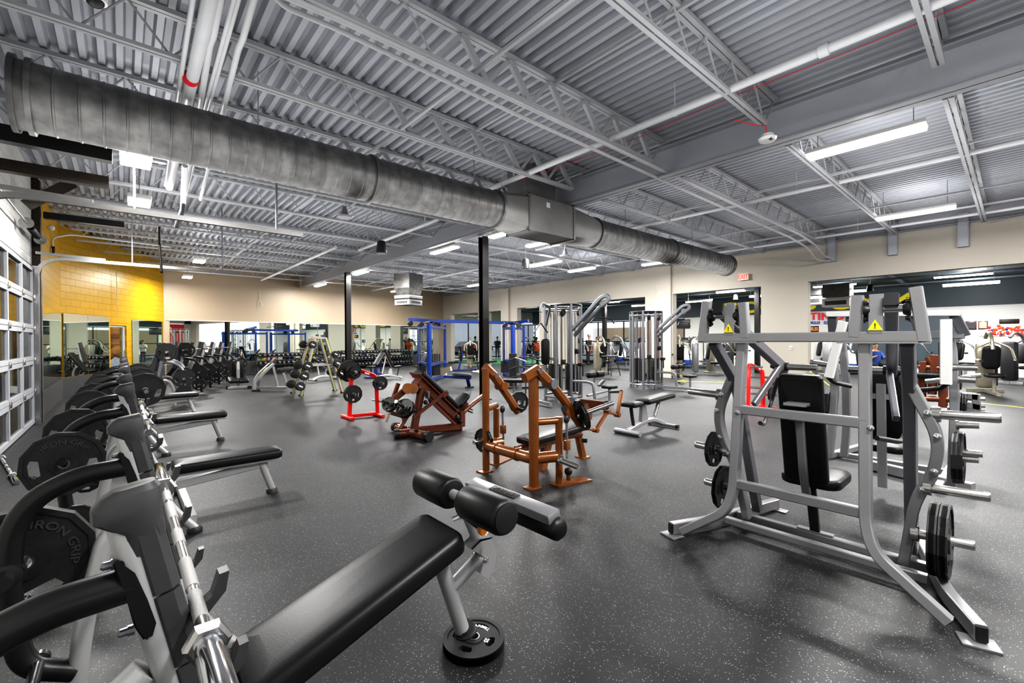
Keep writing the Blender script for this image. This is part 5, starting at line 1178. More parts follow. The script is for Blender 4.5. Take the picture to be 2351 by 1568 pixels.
def fixed_bar(c, r, lab, L_=.75, g=None):
    t = thing('fixed_barbell', lab, 'barbell', c, g); c = V(c)
    MB().cyl(c+V((0, -L_/2, 0)), c+V((0, L_/2, 0)), .014, 10).build('bar_shaft', 'chrome', t)
    for s_ in (-1, 1): MB().lathe(c+V((0, s_*L_/2, 0)), c+V((0, s_*(L_/2+.13), 0)), [(0, r*.8), (.1, r), (.9, r), (1, r*.85)], 22).build('round_head', 'rubber', t); MB().box(c+V((0, s_*(L_/2+.131), 0)), (r*.9, .003, r*.3), ry=.5).build('head_mark', 'letter_white', t, smooth=0)
for i, (u, v, r, n) in enumerate([(718, 791, .10, 'topmost on the left side'), (707, 840, .12, 'second from top on the left side'), (699, 863, .12, 'third from top on the left side'), (690, 887, .12, 'lowest on the left side'), (771, 813, .09, 'topmost on the right side'), (776, 834, .11, 'middle one on the right side'), (784, 857, .11, 'lowest on the right side')]):
    c = PY(u, v, 12.5); fixed_bar((c.x, 12.95, c.z), r, 'round headed barbell on the silver A frame rack, '+n, .70)
# ---------------------------------------------------------------- silver T bar row / incline with stripes, small ab machine
t = thing('incline_row_bench', 'silver incline row bench with brown black chest pad and yellow stripes', 'exercise machine', (3.3, 15.2, 0))
g_ = lambda u, v, Y=15.2: PY(u, v, Y)
for dy in (0, .45):
    MB().bar([GZ(583+dy*20, 896), g_(585+dy*20, 872, 15.2-dy), g_(594+dy*20, 858, 15.2-dy), g_(620+dy*20, 835, 15.2-dy)], .07, .07, fil=.15).build('side_rail', 'rack_silver', t); MB().box(GZ(583+dy*20, 897, .02), (.12, .1, .05)).build('foot_cap', 'plastic_black', t)
MB().bar([GZ(592, 890, .1), GZ(660, 890, .1)], .07, .07).build('base_beam', 'rack_silver', t); MB().bar([g_(638, 886), g_(627, 842)], .07, .07).build('rear_post', 'rack_silver', t); MB().bar([g_(660, 888), g_(650, 855)], .07, .07).build('rear_post', 'rack_silver', t)
MB().pad(g_(624, 835), (.55, 0, .8), (0, -1, 0), .42, .3, .09).build('chest_pad', 'vinyl_grey', t, smooth=50); MB().bar([g_(598, 860), g_(612, 843)], .12, .02, up=V((-.7, 0, .7))).build('yellow_stripe', 'sign_yellow', t, smooth=0)
MB().pad(g_(655, 848), (1, 0, .1), (0, 1, 0), .45, .3, .1).build('side_pad', 'vinyl_grey', t, smooth=50)
t = thing('ab_bench', 'small silver and black ab machine standing alone in front of the back wall', 'exercise machine', (2.8, 16.4, 0)); Yp = 16.5
MB().bar([PY(547, 888, Yp), PY(546, 835, Yp)], .09, .09).build('center_post', 'rack_silver', t); MB().bar([GZ(523, 891, .05), GZ(574, 888, .05)], .08, .07).build('base_bar', 'rack_silver', t); MB().pad(PY(546, 848, Yp+.1), (0, 0, 1), (1, 0, 0), .62, .34, .12, round_=.09).build('back_pad', 'vinyl', t, smooth=50)
for s_ in (-1, 1): MB().pad(PY(547+s_*12, 872, Yp-.1), (1, 0, 0), (0, 1, .3), .28, .4, .08).build('knee_pad', 'vinyl', t, smooth=50); MB().box(GZ(548+s_*25, 889, .05), (.1, .12, .09)).build('foot_cap', 'plastic_black', t)
MB().box(PY(547, 839, Yp-.08), (.07, .01, .25)).build('instruction_label', 'sign_white', t, smooth=0)
# ---------------------------------------------------------------- dumbbell racks against the back wall
nb = V((.165, -.986, 0)).normalized(); ab = V((.986, .165, 0)).normalized()
pr = thing('dumbbell', 'p', 'dumbbell', (0, 0, 0)); pr['_local'] = 1
MB().cyl((0, -.08, 0), (0, .08, 0), .017, 8).build('handle', 'steel', pr)
for s_ in (-1, 1): MB().lathe((0, s_*.06, 0), (0, s_*.17, 0), [(0, .06), (.12, .072), (.88, .072), (1, .055)], 16).build('head', 'rubber', pr)
MB().box((0, -.171, 0), (.07, .003, .018), ry=.5).build('head_mark', 'letter_white', pr, smooth=0)
PROTO['db'] = pr
random.seed(5)
runs = [(4.35, 3.5, 'two tier black dumbbell rack by the mirror left of the silver A frame'), (8.3, 4.4, 'black dumbbell rack behind the far black column and blue bench')]
for ri, (x0, L_, lab) in enumerate(runs):
    p0 = V((x0, 22.0+(x0-1.2)*.168, 0))+nb*.55; t = thing('dumbbell_rack', lab, 'rack', p0)
    tiers = [.78, .46, .16] if ri else [.76, .42]
    for k in range(4):
        q = p0+ab*(L_*k/3); MB().bar([q+V((0, 0, 0)), q+V((0, 0, tiers[0]+.02))-nb*.22], .06, .06, up=ab).build('rack_post', 'plastic_black', t)
    for z in tiers:
        MB().bar([p0+V((0, 0, z))-nb*(z*.25), p0+ab*L_+V((0, 0, z))-nb*(z*.25)], .34, .04).build('rack_shelf', 'plastic_black', t)
        n = int(L_/.2)
        for j in range(n):
            d = dup(pr, label='black round headed dumbbell lying on the %s' % ['two tier rack by the mirror', 'three tier rack behind the far black column'][ri], group=['dumbbells on the two tier rack', 'dumbbells on the three tier rack'][ri])
            sc = .85+.25*((j*7) % 5)/5; d.matrix_world = Matrix.Translation(p0+ab*(.1+j*.2)+V((0, 0, z+.022+.073*sc))-nb*(z*.25)) @ Matrix.Rotation(.167, 4, 'Z') @ Matrix.Scale(sc, 4)
# ---------------------------------------------------------------- loaded racks at the left rear, along the yellow wall
def rear_rack(pos, rz, lab, sh):
    """incline press rack: leaning uprights, curved arms with plates on the aisle side"""
    t = thing('incline_press_rack', lab, 'weight bench', (0, 0, 0)); t['_local'] = 1
    for s_ in (-1, 1):
        y = s_*.58; P = lambda x, z, dy=0: V((x, y+dy, z))
        MB().bar([P(0, .02), P(.22, 1.42)], .07, .06, up=V((1, 0, 0))).build('upright', 'rack_silver' if sh else 'gunmetal', t)
        MB().bar([P(-.03, .75), P(.17, 1.46)], .10, .09, up=V((1, 0, 0)), bev=.02).build('guard_panel', 'plastic_grey', t)
        MB().tube([P(.16, 1.02), P(.42, .99), P(.55, .85), P(.60, .06)], .036, 12, .14).build('storage_arm', 'gunmetal' if not sh else 'black_paint', t)
        MB().tube([P(.02, .55), P(.26, .62), P(.38, .42), P(.40, .02)], .034, 12, .14).build('rear_leg', 'rack_silver', t)
        for z in (.62, .28): MB().cyl(P(.57, z, .0), P(.57, z, -.24), .022, 10).build('plate_peg', 'steel', t)
    MB().bar([(.0, -.55, .12), (.0, .55, .12)], .07, .07).build('cross_tube', 'rack_silver', t)
    MB().pad((-.42, 0, .45), (1, 0, 0), (0, 1, 0), .36, .3, .08).build('seat_pad', 'vinyl', t, smooth=50); MB().pad((-.12, 0, .78), (.55, 0, .8), (0, 1, 0), .8, .28, .08).build('back_pad', 'vinyl', t, smooth=50)
    MB().bar([(-.5, 0, .03), (-.3, 0, .35), (.05, 0, .2)], .07, .06).build('bench_frame', 'rack_silver', t)
    t.location = pos; t.rotation_euler = (0, 0, rz); t.update_tag(); bpy.context.view_layer.update(); return t
rr = [((.55, 13.55, 0), -.10, 'dark grey incline press rack nearest the bench row, loaded with plates', 0), ((1.25, 15.9, 0), -.3, 'silver incline press rack, second from the bench row along the yellow wall', 1), ((2.0, 18.1, 0), -.35, 'silver incline press rack, third along the yellow wall', 1), ((2.8, 20.0, 0), -.4, 'silver incline press rack nearest the back mirror, last in the corner', 1)]
for i, (p, rz, l, sh) in enumerate(rr):
    t = rear_rack(p, rz, l, sh); mw = Matrix.Translation(V(p)) @ Matrix.Rotation(rz, 4, 'Z')
    ax = mw.to_3x3() @ V((0, -1, 0)); wh = ['nearest rack of the yellow wall', 'second rack of the yellow wall', 'third rack of the yellow wall', 'last rack in the far left corner'][i]
    for (s_, z, k, n) in ((-1, .62, '45', 'upper near peg'), (-1, .28, '35', 'lower near peg'), (1, .62, '45', 'upper far peg'), (1, .28, '25', 'lower far peg')):
        plate(k, mw @ V((.57, s_*.58-.12, z)), ax, 'iron plate on the %s of the %s' % (n, wh))
    barbell(mw @ V((.27, 0, 1.25)), rz, 'barbell resting high on the '+wh)
    if i in (0, 1): plate('45', mw @ V((.27, -.66, 1.25)), ax, 'iron plate loaded on the barbell of the '+wh)
# dark attachment rack by the blue crossover
t = thing('attachment_rack', 'black rack hung with curved cable handles right of the tall black column', 'rack', (9, 9.5, 0)); f = GZ(1195, 893)
for o in (V((0, 0, 0)), V((.75, -.3, 0))): MB().bar([f+o, f+o+V((0, 0, 1.02))], .07, .07).build('rack_post', 'gunmetal', t)
MB().bar([f+V((-.3, .3, .03)), f+V((1.0, -.5, .03))], .1, .06).build('rack_base', 'plastic_black', t)
for z in (.95, .68, .40):
    MB().tube([f+V((-.35, .1, z-.07)), f+V((-.1, .0, z)), f+V((.4, -.25, z+.0)), f+V((.8, -.3, z)), f+V((1.1, -.4, z-.07))], .018, 8, .08).build('curved_handle', 'plastic_black', t)
for k in range(9): MB().tube([f+V((-.2+.14*k, -.05*k, .95-.27*(k % 3))), f+V((.02+.16*k, -.25-.05*k, .83-.27*(k % 3)))], .02, 8).build('hung_handle', ['steel', 'plastic_black', 'green_plastic', 'plastic_black', 'steel'][k % 5], t)
f = GZ(1178, 890); tag(MB().lathe(f, f+V((0, 0, 1.05)), [(0, .16), (.02, .16), (.03, .12), (1, .12)], 20).build('bar_holder', 'plastic_black'), 'tall shiny black cylinder just right of the tall black column', 'stand')
# ---------------------------------------------------------------- the next room, through the openings of the right wall
struct(plane('ceiling_2', [(XR+.28, YB, 3.68), (30, YB, 3.68), (30, 27, 3.68), (XR+.28, 27, 3.68)], 'slate_ceiling', (0, 0, .1)))
XF = 24.2
struct(MB().box((XF+.1, 2.5, 1.33), (.2, 20.2, 2.66)).build('wall_far', 'wall_white', None, smooth=0))
struct(MB().box((XF+.1, 8.75, 3.5), (.24, 32.7, 1.7)).build('wall_far_header', 'slate', None, smooth=0))
struct(MB().box((27.5, 2, 1.3), (.1, 1, 2.6)).build('wall_far', 'wall_white', None, smooth=0))
# storefront windows along the far side (Y = 27) and behind the far wall line
def storefront(name, pts, z0, z1, n, hz=(.0,)):
    a, c = V(pts[0]), V(pts[1]); w = bpy.data.objects.new(name, None); C.objects.link(w); w.location = a; struct(w)
    b = MB(); d = (c-a)
    for k in range(n+1): p = a+d*(k/n); b.bar([p+V((0, 0, z0)), p+V((0, 0, z1))], .07, .07, up=d)
    for z in (z0+.03, z1-.03, *hz): b.bar([a+V((0, 0, z)), c+V((0, 0, z))], .07, .07)
    b.build('window_frame', 'black_steel', w, smooth=0)
    MB().quad(a+V((0, 0, z0)), c+V((0, 0, z0)), c+V((0, 0, z1)), a+V((0, 0, z1))).build('window_glass', 'glass', w, smooth=0); return w
storefront('window_6', ((XF, 12.6, 0), (XF, 26.9, 0)), .3, 2.62, 7, (1.3,))
storefront('window_7', ((XR+.3, 27, 0), (30, 27, 0)), .1, 2.9, 8, (.9,))
struct(MB().box((22.9, 27.05, 3.7), (14.4, .15, 1.6)).build('wall_far_header', 'wall_greige', None, smooth=0))
struct(plane('floor_turf', [(XR+.6, 18.5, .006), (23.8, 18.5, .006), (23.8, 26.8, .006), (XR+.6, 26.8, .006)], 'turf'))
# joists and lights of the next room
for k in range(7):
    y = -5.5+k*4.2; struct(MB().bar([(XR+.3, y, 3.58), (XF, y, 3.58)], .08, .12).build('ceiling_beam', 'slate_ceiling', None, smooth=0))
for x in (17.6, 20, 22.4): struct(MB().bar([(x, YB, 3.5), (x, 26.8, 3.5)], .06, .06).build('ceiling_beam', 'slate_ceiling', None, smooth=0))
for i, (u, v, L_, l) in enumerate([(2210, 633, 1.3, 'strip light in the next room, highest one through the wide opening'), (2228, 653, 1.3, 'strip light in the next room, just below the highest one'), (1915, 656, 1.3, 'strip light in the next room beside the white air diffuser'), (1970, 669, .8, 'short strip light in the next room above the yellow letters'), (1677, 670, 1.2, 'strip light in the next room through the EXIT sign opening'), (1604, 692, 1.2, 'strip light in the next room at the top left of the EXIT sign opening'), (1735, 681, .5, 'small strip light in the next room behind the opening edge'), (1404, 694, 1.0, 'strip light in the next room behind the nearer cable tower'), (1470, 702, 1., 'strip light in the next room between the cable towers'), (1222, 707, 1.2, 'strip light in the next room through the opening left of the nearer tower'), (1067, 720, .8, 'strip light in the next room left of the tall black column')]):
    c = PX(u, v, 20.6 if v in (653, 669, 681) else 19.5 if v < 700 else 20.5); strip_light(c-V((0, L_/2, 0)), c+V((0, L_/2, 0)), l, .14, .9)
for i, (x, y) in enumerate([(18.5, 8), (21.5, 17), (18, 22), (22, 1), (18, -3)]): lamp(x, y, 3.25, 55, .2)
# wall sign in yellow letters on the dark band
t = thing('wall_sign', 'big yellow gym name lettering on the dark band high in the next room', 'sign', (XF-.03, 6, 3))
def letter(ch, u0, u1, v0, v1, m='sign_yellow', X_=XF-.04, par=None, sx=1.):
    a, c = PX(u0, v1, X_), PX(u1, v0, X_); h = c.z-a.z; w = a.y-c.y
    me = text_mesh(ch, 1, .02, .045); xs = [q.co.x for q in me.vertices]; ys_ = [q.co.y for q in me.vertices]
    mx_, mn, my, ny = max(xs), min(xs), max(ys_), min(ys_)
    for q in me.vertices: q.co.x = (q.co.x-mn)/(mx_-mn)*w; q.co.y = (q.co.y-ny)/(my-ny)*h
    return MB().add(me, basis((X_, a.y, a.z), (0, -1, 0), (0, 0, 1), (-1, 0, 0))).build('sign_letter', m, par, smooth=0)
for ch, u0, u1, v0, v1 in (('G', 1650, 1694, 693, 722), ('O', 1700, 1748, 690, 720), ('L', 1755, 1790, 688, 718), ('D', 1794, 1830, 686, 716), ("'", 1834, 1842, 684, 695), ('S', 1846, 1874, 685, 712), ('G', 1905, 1950, 681, 712), ('Y', 1963, 2022, 677, 710), ('M', 2034, 2098, 671, 706), ('.', 2103, 2112, 694, 702)):
    letter(ch, u0, u1, v0, v1, par=t)
t = thing('wall_poster', 'white brick look poster with red and blue words seen past the wall corner', 'poster', (XF-.05, 3.9, 2))
a, c = PX(1830, 748, XF-.06), PX(1950, 712, XF-.06)
o = MB().box(((XF-.05), (a.y+c.y)/2, (a.z+c.z)/2-.25), (.02, a.y-c.y, c.z-a.z+.5)).build('poster_sheet', 'white_brick', t, smooth=0)
for ch, u0, u1 in (('T', 1860, 1876), ('I', 1878, 1883), ('N', 1886, 1905), ('G', 1910, 1936)): letter(ch, u0, u1, 717, 735, 'sign_red', XF-.07, t)
for k, ch in enumerate('MAN SPIRIT'):
    if ch != ' ': letter(ch, 1860+k*7.8, 1860+k*7.8+6.5, 737, 744.5, 'sign_blue', XF-.07, t)
t = thing('menu_board', 'small black board with orange lettering below the brick look poster', 'sign', PX(1868, 755, XF-.05))
a, c = PX(1845, 765, XF-.06), PX(1880, 748, XF-.06); MB().box((XF-.05, (a.y+c.y)/2, (a.z+c.z)/2), (.03, a.y-c.y, c.z-a.z)).build('board', 'black_paint', t, smooth=0)
for k, ch in enumerate('ABLES'): letter(ch, 1858+k*4.2, 1861.6+k*4.2, 751, 759, 'orange_plastic', XF-.08, t)
# air handling boxes
for u0, v0, u1, v1, X_, l in ((1858, 648, 1885, 700, 20, 'galvanised duct box with white louvred diffuser at the edge of the wide opening'), (1888, 650, 1950, 706, 19, 'wide white louvred air diffuser hanging in the next room beside the yellow letters')):
    a, c = PX(u0, v1, X_), PX(u1, v0, X_); t = thing('air_diffuser', l, 'air vent', (X_, a.y, a.z)); w = a.y-c.y; h = c.z-a.z
    MB().box((X_+.3, (a.y+c.y)/2, a.z+h*.72), (.6, w, h*.56)).build('duct_drop', 'galvanised', t, smooth=0); MB().box((X_+.3, (a.y+c.y)/2, a.z+h*.2), (.66, w*1.02, h*.38), bev=.01).build('diffuser_box', 'white_paint', t)
    MB().box((X_-.035, (a.y+c.y)/2, a.z+h*.18), (.01, w*.8, h*.18)).build('louvres', 'plastic_grey', t, smooth=0)
speaker(PX(1998, 661, 19), .8, 'black pendant speaker in the next room above the yellow letters'); speaker(PX(1689, 682, 20), .7, 'white pendant speaker in the next room through the EXIT sign opening', 'white_paint')
# pictures on the white wall
for (u0, v0, u1, v1, m_, l) in ((2216, 737, 2242, 757, 'brown_paint', 'brown framed black and white photo on the far white wall'), (2246, 737, 2268, 756, 'champagne', 'thin framed greenish picture right of the brown framed photo'), (2246, 760, 2268, 772, 'white_paint', 'small white framed picture below the greenish picture')):
    a, c = PX(u0, v1, XF-.02), PX(u1, v0, XF-.02); t = thing('wall_picture', l, 'picture', (XF-.02, a.y, a.z)); y, z = (a.y+c.y)/2, (a.z+c.z)/2
    MB().box((XF-.02, y, z), (.04, a.y-c.y, c.z-a.z), bev=.008).build('picture_frame', 'brown_paint' if m_ != 'white_paint' else m_, t); MB().box((XF-.045, y, z), (.01, (a.y-c.y)*.8, (c.z-a.z)*.76)).build('picture_print', {'brown_paint': 'cloth_grey', 'champagne': 'champagne', 'white_paint': 'sign_white'}[m_], t, smooth=0)
a, c = PX(2270, 772, XF-.02), PX(2351, 742, XF-.02); t = thing('mural', 'long wall mural of a red and orange crowd at the right edge', 'poster', (XF-.02, a.y, a.z))
MB().box((XF-.02, (a.y+c.y)/2-.3, (a.z+c.z)/2), (.03, a.y-c.y+.8, c.z-a.z)).build('mural_sheet', 'sign_white', t, smooth=0)
random.seed(9)
for m_, n in (('cloth_orange', 60), ('sign_red', 50), ('cloth_white', 30), ('cloth_blue', 14)):
    b = MB()
    for k in range(n): b.ball((XF-.04, a.y-random.random()*(a.y-c.y+.6), a.z+(c.z-a.z)*(.1+.75*random.random()*(.6+.4*random.random()))), .055, (.3, 1, 1), 7, 5)
    b.build('crowd_dots', m_, t)['kind'] = 'stuff'
a, c = PX(2294, 744, XF-.02), PX(2340, 732, XF-.02); tag(MB().box((XF-.02, (a.y+c.y)/2, (a.z+c.z)/2), (.04, a.y-c.y, c.z-a.z), bev=.006).build('wall_panel', 'rusty_steel'), 'dark rectangular panel just above the crowd mural', 'panel')
a, c = PX(1548, 755, XF-.02), PX(1584, 733, XF-.02); tag(MB().box((XF-.02, (a.y+c.y)/2, (a.z+c.z)/2), (.04, a.y-c.y, c.z-a.z), bev=.006).build('wall_banner', 'vinyl_grey'), 'dark banner on the far wall at the left of the EXIT sign opening', 'banner')
a, c = PX(1940, 765, XF-.3), PX(2200, 718, XF-.3); tag(MB().box((XF-.1, (a.y+c.y)/2, (a.z+c.z)/2-.9), (.2, a.y-c.y, c.z-a.z+1.8)).build('dark_counter_wall', 'slate', None, smooth=0), 'dark wall section behind the machines under the yellow letters', 'wall panel')
b = MB()
for (u, w) in ((1440, .5), (1395, .35)): p = PX(u, 760, 20); b.box((p.x, p.y, 2.1), (.3, .3, 4.2))
tag(b.build('steel_column', 'black_steel', None, smooth=0), 'dark columns in the next room behind the nearer cable tower', 'column') if False else b.bm.free()
for u, X_, l in ((1388, 19, 'dark column in the next room right behind the nearer cable tower'), (1739, 20, 'dark column in the next room at the right edge of the EXIT sign opening')):
    p = PX(u, 770, X_); tag(MB().box((X_, p.y, 2.17), (.18, .18, 4.34)).build('steel_column', 'black_steel', None, smooth=0), l, 'column')
# ---- caution tape
a = GZ(1560, 874); tag(MB().bar([GZ(1568, 876, .02), GZ(1610, 876, .03), GZ(1668, 879, .01)], .07, .004, up=(0, 0, 1), bev=0).bar([GZ(1558, 876, .02), GZ(1566, 874, .12), GZ(1574, 877, .02)], .10, .01, bev=0).build('caution_tape', 'sign_yellow', None, smooth=0), 'yellow caution tape on the floor across the EXIT sign opening', 'tape')
tag(MB().bar([PX(1858, 835, 15.4), PX(1862, 855, 15.4), PX(1880, 866, 15.2), PX(1905, 886, 14.9)], .12, .01, up=(0, 1, 0), bev=0).build('caution_tape', 'sign_yellow', None, smooth=0), 'yellow caution tape tied at the wall corner left of the wide opening', 'tape')
tag(MB().bar([GZ(2080, 908), GZ(2210, 921), GZ(2351, 936)], .05, .006, up=(0, 0, 1), bev=0).build('caution_tape', 'sign_yellow', None, smooth=0), 'yellow tape line on the floor along the wide opening at right', 'tape')
# ---------------------------------------------------------------- cardio and weight machines of the next room
def local(name, lab, cat, group=None):
    t = thing(name, lab, cat, (0, 0, 0), group); t['_local'] = 1; return t
def place(t, p, rz, sc=1.):
    t.location = p; t.rotation_euler = (0, 0, rz); t.scale = (sc,)*3; return t
def elliptical(p, rz, lab):
    t = local('elliptical_trainer', lab, 'exercise machine')
    MB().box((0, 0, .10), (1.5, .45, .12), bev=.03).build('base_deck', 'plastic_grey', t)
    MB().lathe((.45, 0, .1), (.40, 0, .95), [(0, .20), (.25, .27), (.7, .24), (1, .12)], 20).build('drive_housing', 'white_paint', t)
    MB().lathe((.45, 0, .12), (.44, 0, .42), [(0, .21), (.5, .28), (1, .28)], 20).build('lower_shroud', 'cloth_blue', t)
    MB().tube([(.40, 0, .9), (.32, 0, 1.25)], .05, 12).build('console_mast', 'silver', t); MB().box((.27, 0, 1.38), (.06, .36, .28), ry=-.4, bev=.02).build('console', 'plastic_black', t); MB().box((.235, 0, 1.40), (.01, .26, .18), ry=-.4).build('console_screen', 'screen', t)
    for s_ in (-1, 1):
        MB().tube([(.3, s_*.25, .35), (.38, s_*.27, .9), (.25, s_*.26, 1.45), (.05, s_*.22, 1.55)], .025, 10, .15).build('moving_handle', 'plastic_black', t)
        MB().bar([(.45, s_*.17, .35), (-.5, s_*.15, .28)], .10, .05).build('pedal_arm', 'silver', t); MB().box((-.35, s_*.15, .34), (.36, .16, .05), bev=.02).build('pedal', 'plastic_black', t)
    return place(t, p, rz)
def treadmill(p, rz, lab):
    t = local('treadmill', lab, 'exercise machine')
    MB().box((0, 0, .10), (1.7, .75, .16), bev=.03).build('running_deck', 'plastic_black', t)
    for s_ in (-1, 1): MB().tube([(.6, s_*.35, .15), (.75, s_*.35, 1.1), (.15, s_*.35, 1.05)], .03, 10, .1).build('handrail', 'silver', t)
    MB().box((.72, 0, 1.15), (.15, .75, .16), bev=.04).build('console_base', 'plastic_grey', t); MB().box((.78, 0, 1.32), (.06, .50, .32), ry=.3, bev=.02).build('console', 'plastic_black', t)
    return place(t, p, rz)
def pin_machine(p, rz, lab, fr_='champagne', pad_='vinyl', kind=0):
    t = local('weight_machine', lab, 'exercise machine')
    MB().bar([(-.6, 0, .05), (.55, 0, .05)], .08, .08).bar([(.5, -.35, .05), (.5, .35, .05)], .08, .08).build('base_frame', fr_, t)
    MB().box((.47, 0, .72), (.22, .36, 1.2), bev=.07).build('stack_shroud', fr_ if kind != 2 else 'plastic_black', t); b = MB(); stack(b, V((.44, -.2, 0)), .1, .04, .2, 20); b.build('weight_stack', 'iron', t)
    MB().tube([(.45, 0, 1.45), (.25, 0, 1.62), (-.05, 0, 1.5), (-.15, 0, 1.15)], .04, 12, .2).build('lever_frame', fr_, t)
    for s_ in (-1, 1): MB().tube([(-.1, s_*.05, 1.35), (-.15, s_*.32, 1.2), (-.35, s_*.34, .9), (-.5, s_*.30, .88)], .028, 10, .1).build('lever_arm', fr_, t); MB().tube([(-.5, s_*.30, .88), (-.62, s_*.30, .88)], .03, 10).build('hand_grip', 'plastic_black', t)
    MB().pad((-.02, 0, .95), (-.15, 0, 1), (0, 1, 0), .62, .34, .09, round_=.12).build('back_pad', pad_, t, smooth=50); MB().pad((-.3, 0, .50), (1, 0, 0), (0, 1, 0), .42, .36, .09, round_=.12).build('seat_pad', pad_, t, smooth=50)
    MB().tube([(-.28, 0, .46), (-.25, 0, .08)], .035, 10).build('seat_post', fr_, t)
    return place(t, p, rz)
elliptical(GZ(1572, 841), -2.6, 'blue and white elliptical trainer, left one through the EXIT sign opening')
elliptical(GZ(1626, 840), -2.6, 'blue and white elliptical trainer, right one through the EXIT sign opening')
for u, v, rz, l in ((1598, 845, 2.2, 'elliptical trainer farthest back in the EXIT sign opening'), (1535, 834, 2.0, 'elliptical trainer behind the farther cable tower'), (1300, 838, 2.2, 'elliptical trainer behind the posts of the nearer cable tower'), (1480, 842, 1.6, 'elliptical trainer left behind the farther cable tower'), (1970, 858, 2.6, 'elliptical trainer behind the man in blue'), (2060, 850, 2.6, 'elliptical trainer right behind the second silver machine')): elliptical(GZ(u, v), rz, l)
elliptical(GZ(1445, 836), 2.2, 'elliptical trainer seen between the two cable towers')
pin_machine(GZ(1560, 865), .6, 'beige weight machine standing right behind the farther cable tower')
pin_machine(GZ(1655, 858), 2.6, 'beige seated weight machine behind the tape in the EXIT sign opening')
pin_machine(GZ(1385, 856), 1.2, 'beige shrouded weight machine behind the nearer cable tower')
pin_machine(GZ(1265, 836), 2.0, 'weight machine left of the nearer cable tower in the next room', 'silver')
pin_machine(GZ(1080, 842), 1.0, 'beige weight machine in the turf room beside the blue seat')
for i, (u, v, rz, k, l) in enumerate([(2275, 905, .25, 0, 'beige weight machine with dark oval back pad at the right edge'), (2345, 882, 2.6, 2, 'weight machine with curved silver arch at the far right edge'), (2200, 868, 2.4, 2, 'black shrouded weight machine behind the second row machine'), (1920, 862, 2.8, 1, 'silver weight machine left of the seated man in blue'), (1880, 850, 2.2, 0, 'beige weight machine at the corner of the wide opening'), (2090, 862, 2.6, 2, 'weight machine right of the seated man in blue')]):
    pin_machine(GZ(u, v), rz, l, ['champagne', 'silver', 'silver'][k], kind=k)
for i, (u, v, l) in enumerate([(2240, 848, 'treadmill with black console below the wall pictures'), (2335, 852, 'treadmill with black console below the crowd mural'), (1900, 838, 'treadmill by the brick look poster')]):
    treadmill(GZ(u, v), 2.4, l)
for i, (u, v, l) in enumerate([(1345, 832, 'treadmill in front of the bright windows left of the dark column'), (1420, 831, 'treadmill in front of the bright windows right of the dark column')]): treadmill(GZ(u, v), 1.6, l)
for u, v, rz, k, l in ((1215, 838, 1.6, 1, 'silver weight machine left of the person in orange, in the turf room'), (1330, 850, .9, 0, 'beige weight machine seen through the nearer cable tower'), (1425, 848, 1.9, 1, 'silver weight machine between the two cable towers'), (1500, 856, 2.4, 1, 'silver weight machine seen through the farther cable tower'), (1690, 848, 2.9, 2, 'black shrouded weight machine at the right side of the EXIT sign opening'), (1625, 862, 2.2, 1, 'silver weight machine just behind the tape in the EXIT sign opening')):
    pin_machine(GZ(u, v), rz, l, 'silver' if k else 'champagne', kind=k)
# orange brown plate machine beyond the second row machine
t = thing('brown_press_machine', 'brown painted plate loaded machine partly hidden behind the second silver row machine', 'exercise machine', (7.5, 1.2, 0)); m_ = 'brown_paint'
def bx(u, v, X_=8.6): return PX(u, v, X_)
for a, c in (((2115, 930), (2120, 830)), ((2165, 935), (2165, 838)), ((2140, 905), (2145, 815))): MB().tube([bx(*a), bx(*c)], .05, 12).build('frame_post', m_, t)
for a, c in (((2110, 915), (2200, 918)), ((2110, 842), (2185, 848)), ((2115, 870), (2180, 872)), ((2130, 820), (2155, 860))): MB().tube([bx(*a), bx(*c)], .04, 12).build('cross_tube', m_, t)
MB().pad(bx(2110, 857), (0, 1, 0), (1, 0, .2), .5, .3, .08).build('bench_pad', 'vinyl', t, smooth=50)
# low plate loaded lever machine on the right
t = thing('low_row_machine', 'grey plate loaded machine with several pegs low at the right behind the row machines', 'exercise machine', (7.2, .4, 0))
for a, c in (((2190, 905), (2245, 912)), ((2195, 925), (2250, 935)), ((2240, 905), (2243, 945)), ((2175, 940), (2235, 945))): MB().bar([PX(*a, 7.3), PX(*c, 7.3)], .06, .07).build('frame_bar', 'silver', t)
for v in (915, 931, 944): MB().tube([PX(2205, v, 7.3), PX(2262, v+1, 7.3)], .022, 10).build('plate_peg', 'steel', t)
for i, (u, v, X_, k, l) in enumerate([(2203, 928, 7.2, '25', 'iron plate on the grey low machine at right, left one'), (2215, 931, 7.2, '25', 'iron plate on the grey low machine at right, right one'), (2203, 868, 7.6, '25', 'iron plate on the upper peg beyond the second row machine'), (2196, 893, 7.6, '10', 'small iron plate under the upper peg beyond the second row machine')]):
    plate(k, PX(u, v, X_), (0, -1, 0), l)
MB().tube([PX(2125, 876, 7.5), PX(2253, 862, 7.5)], .03, 12).build('upper_peg', 'steel', t)
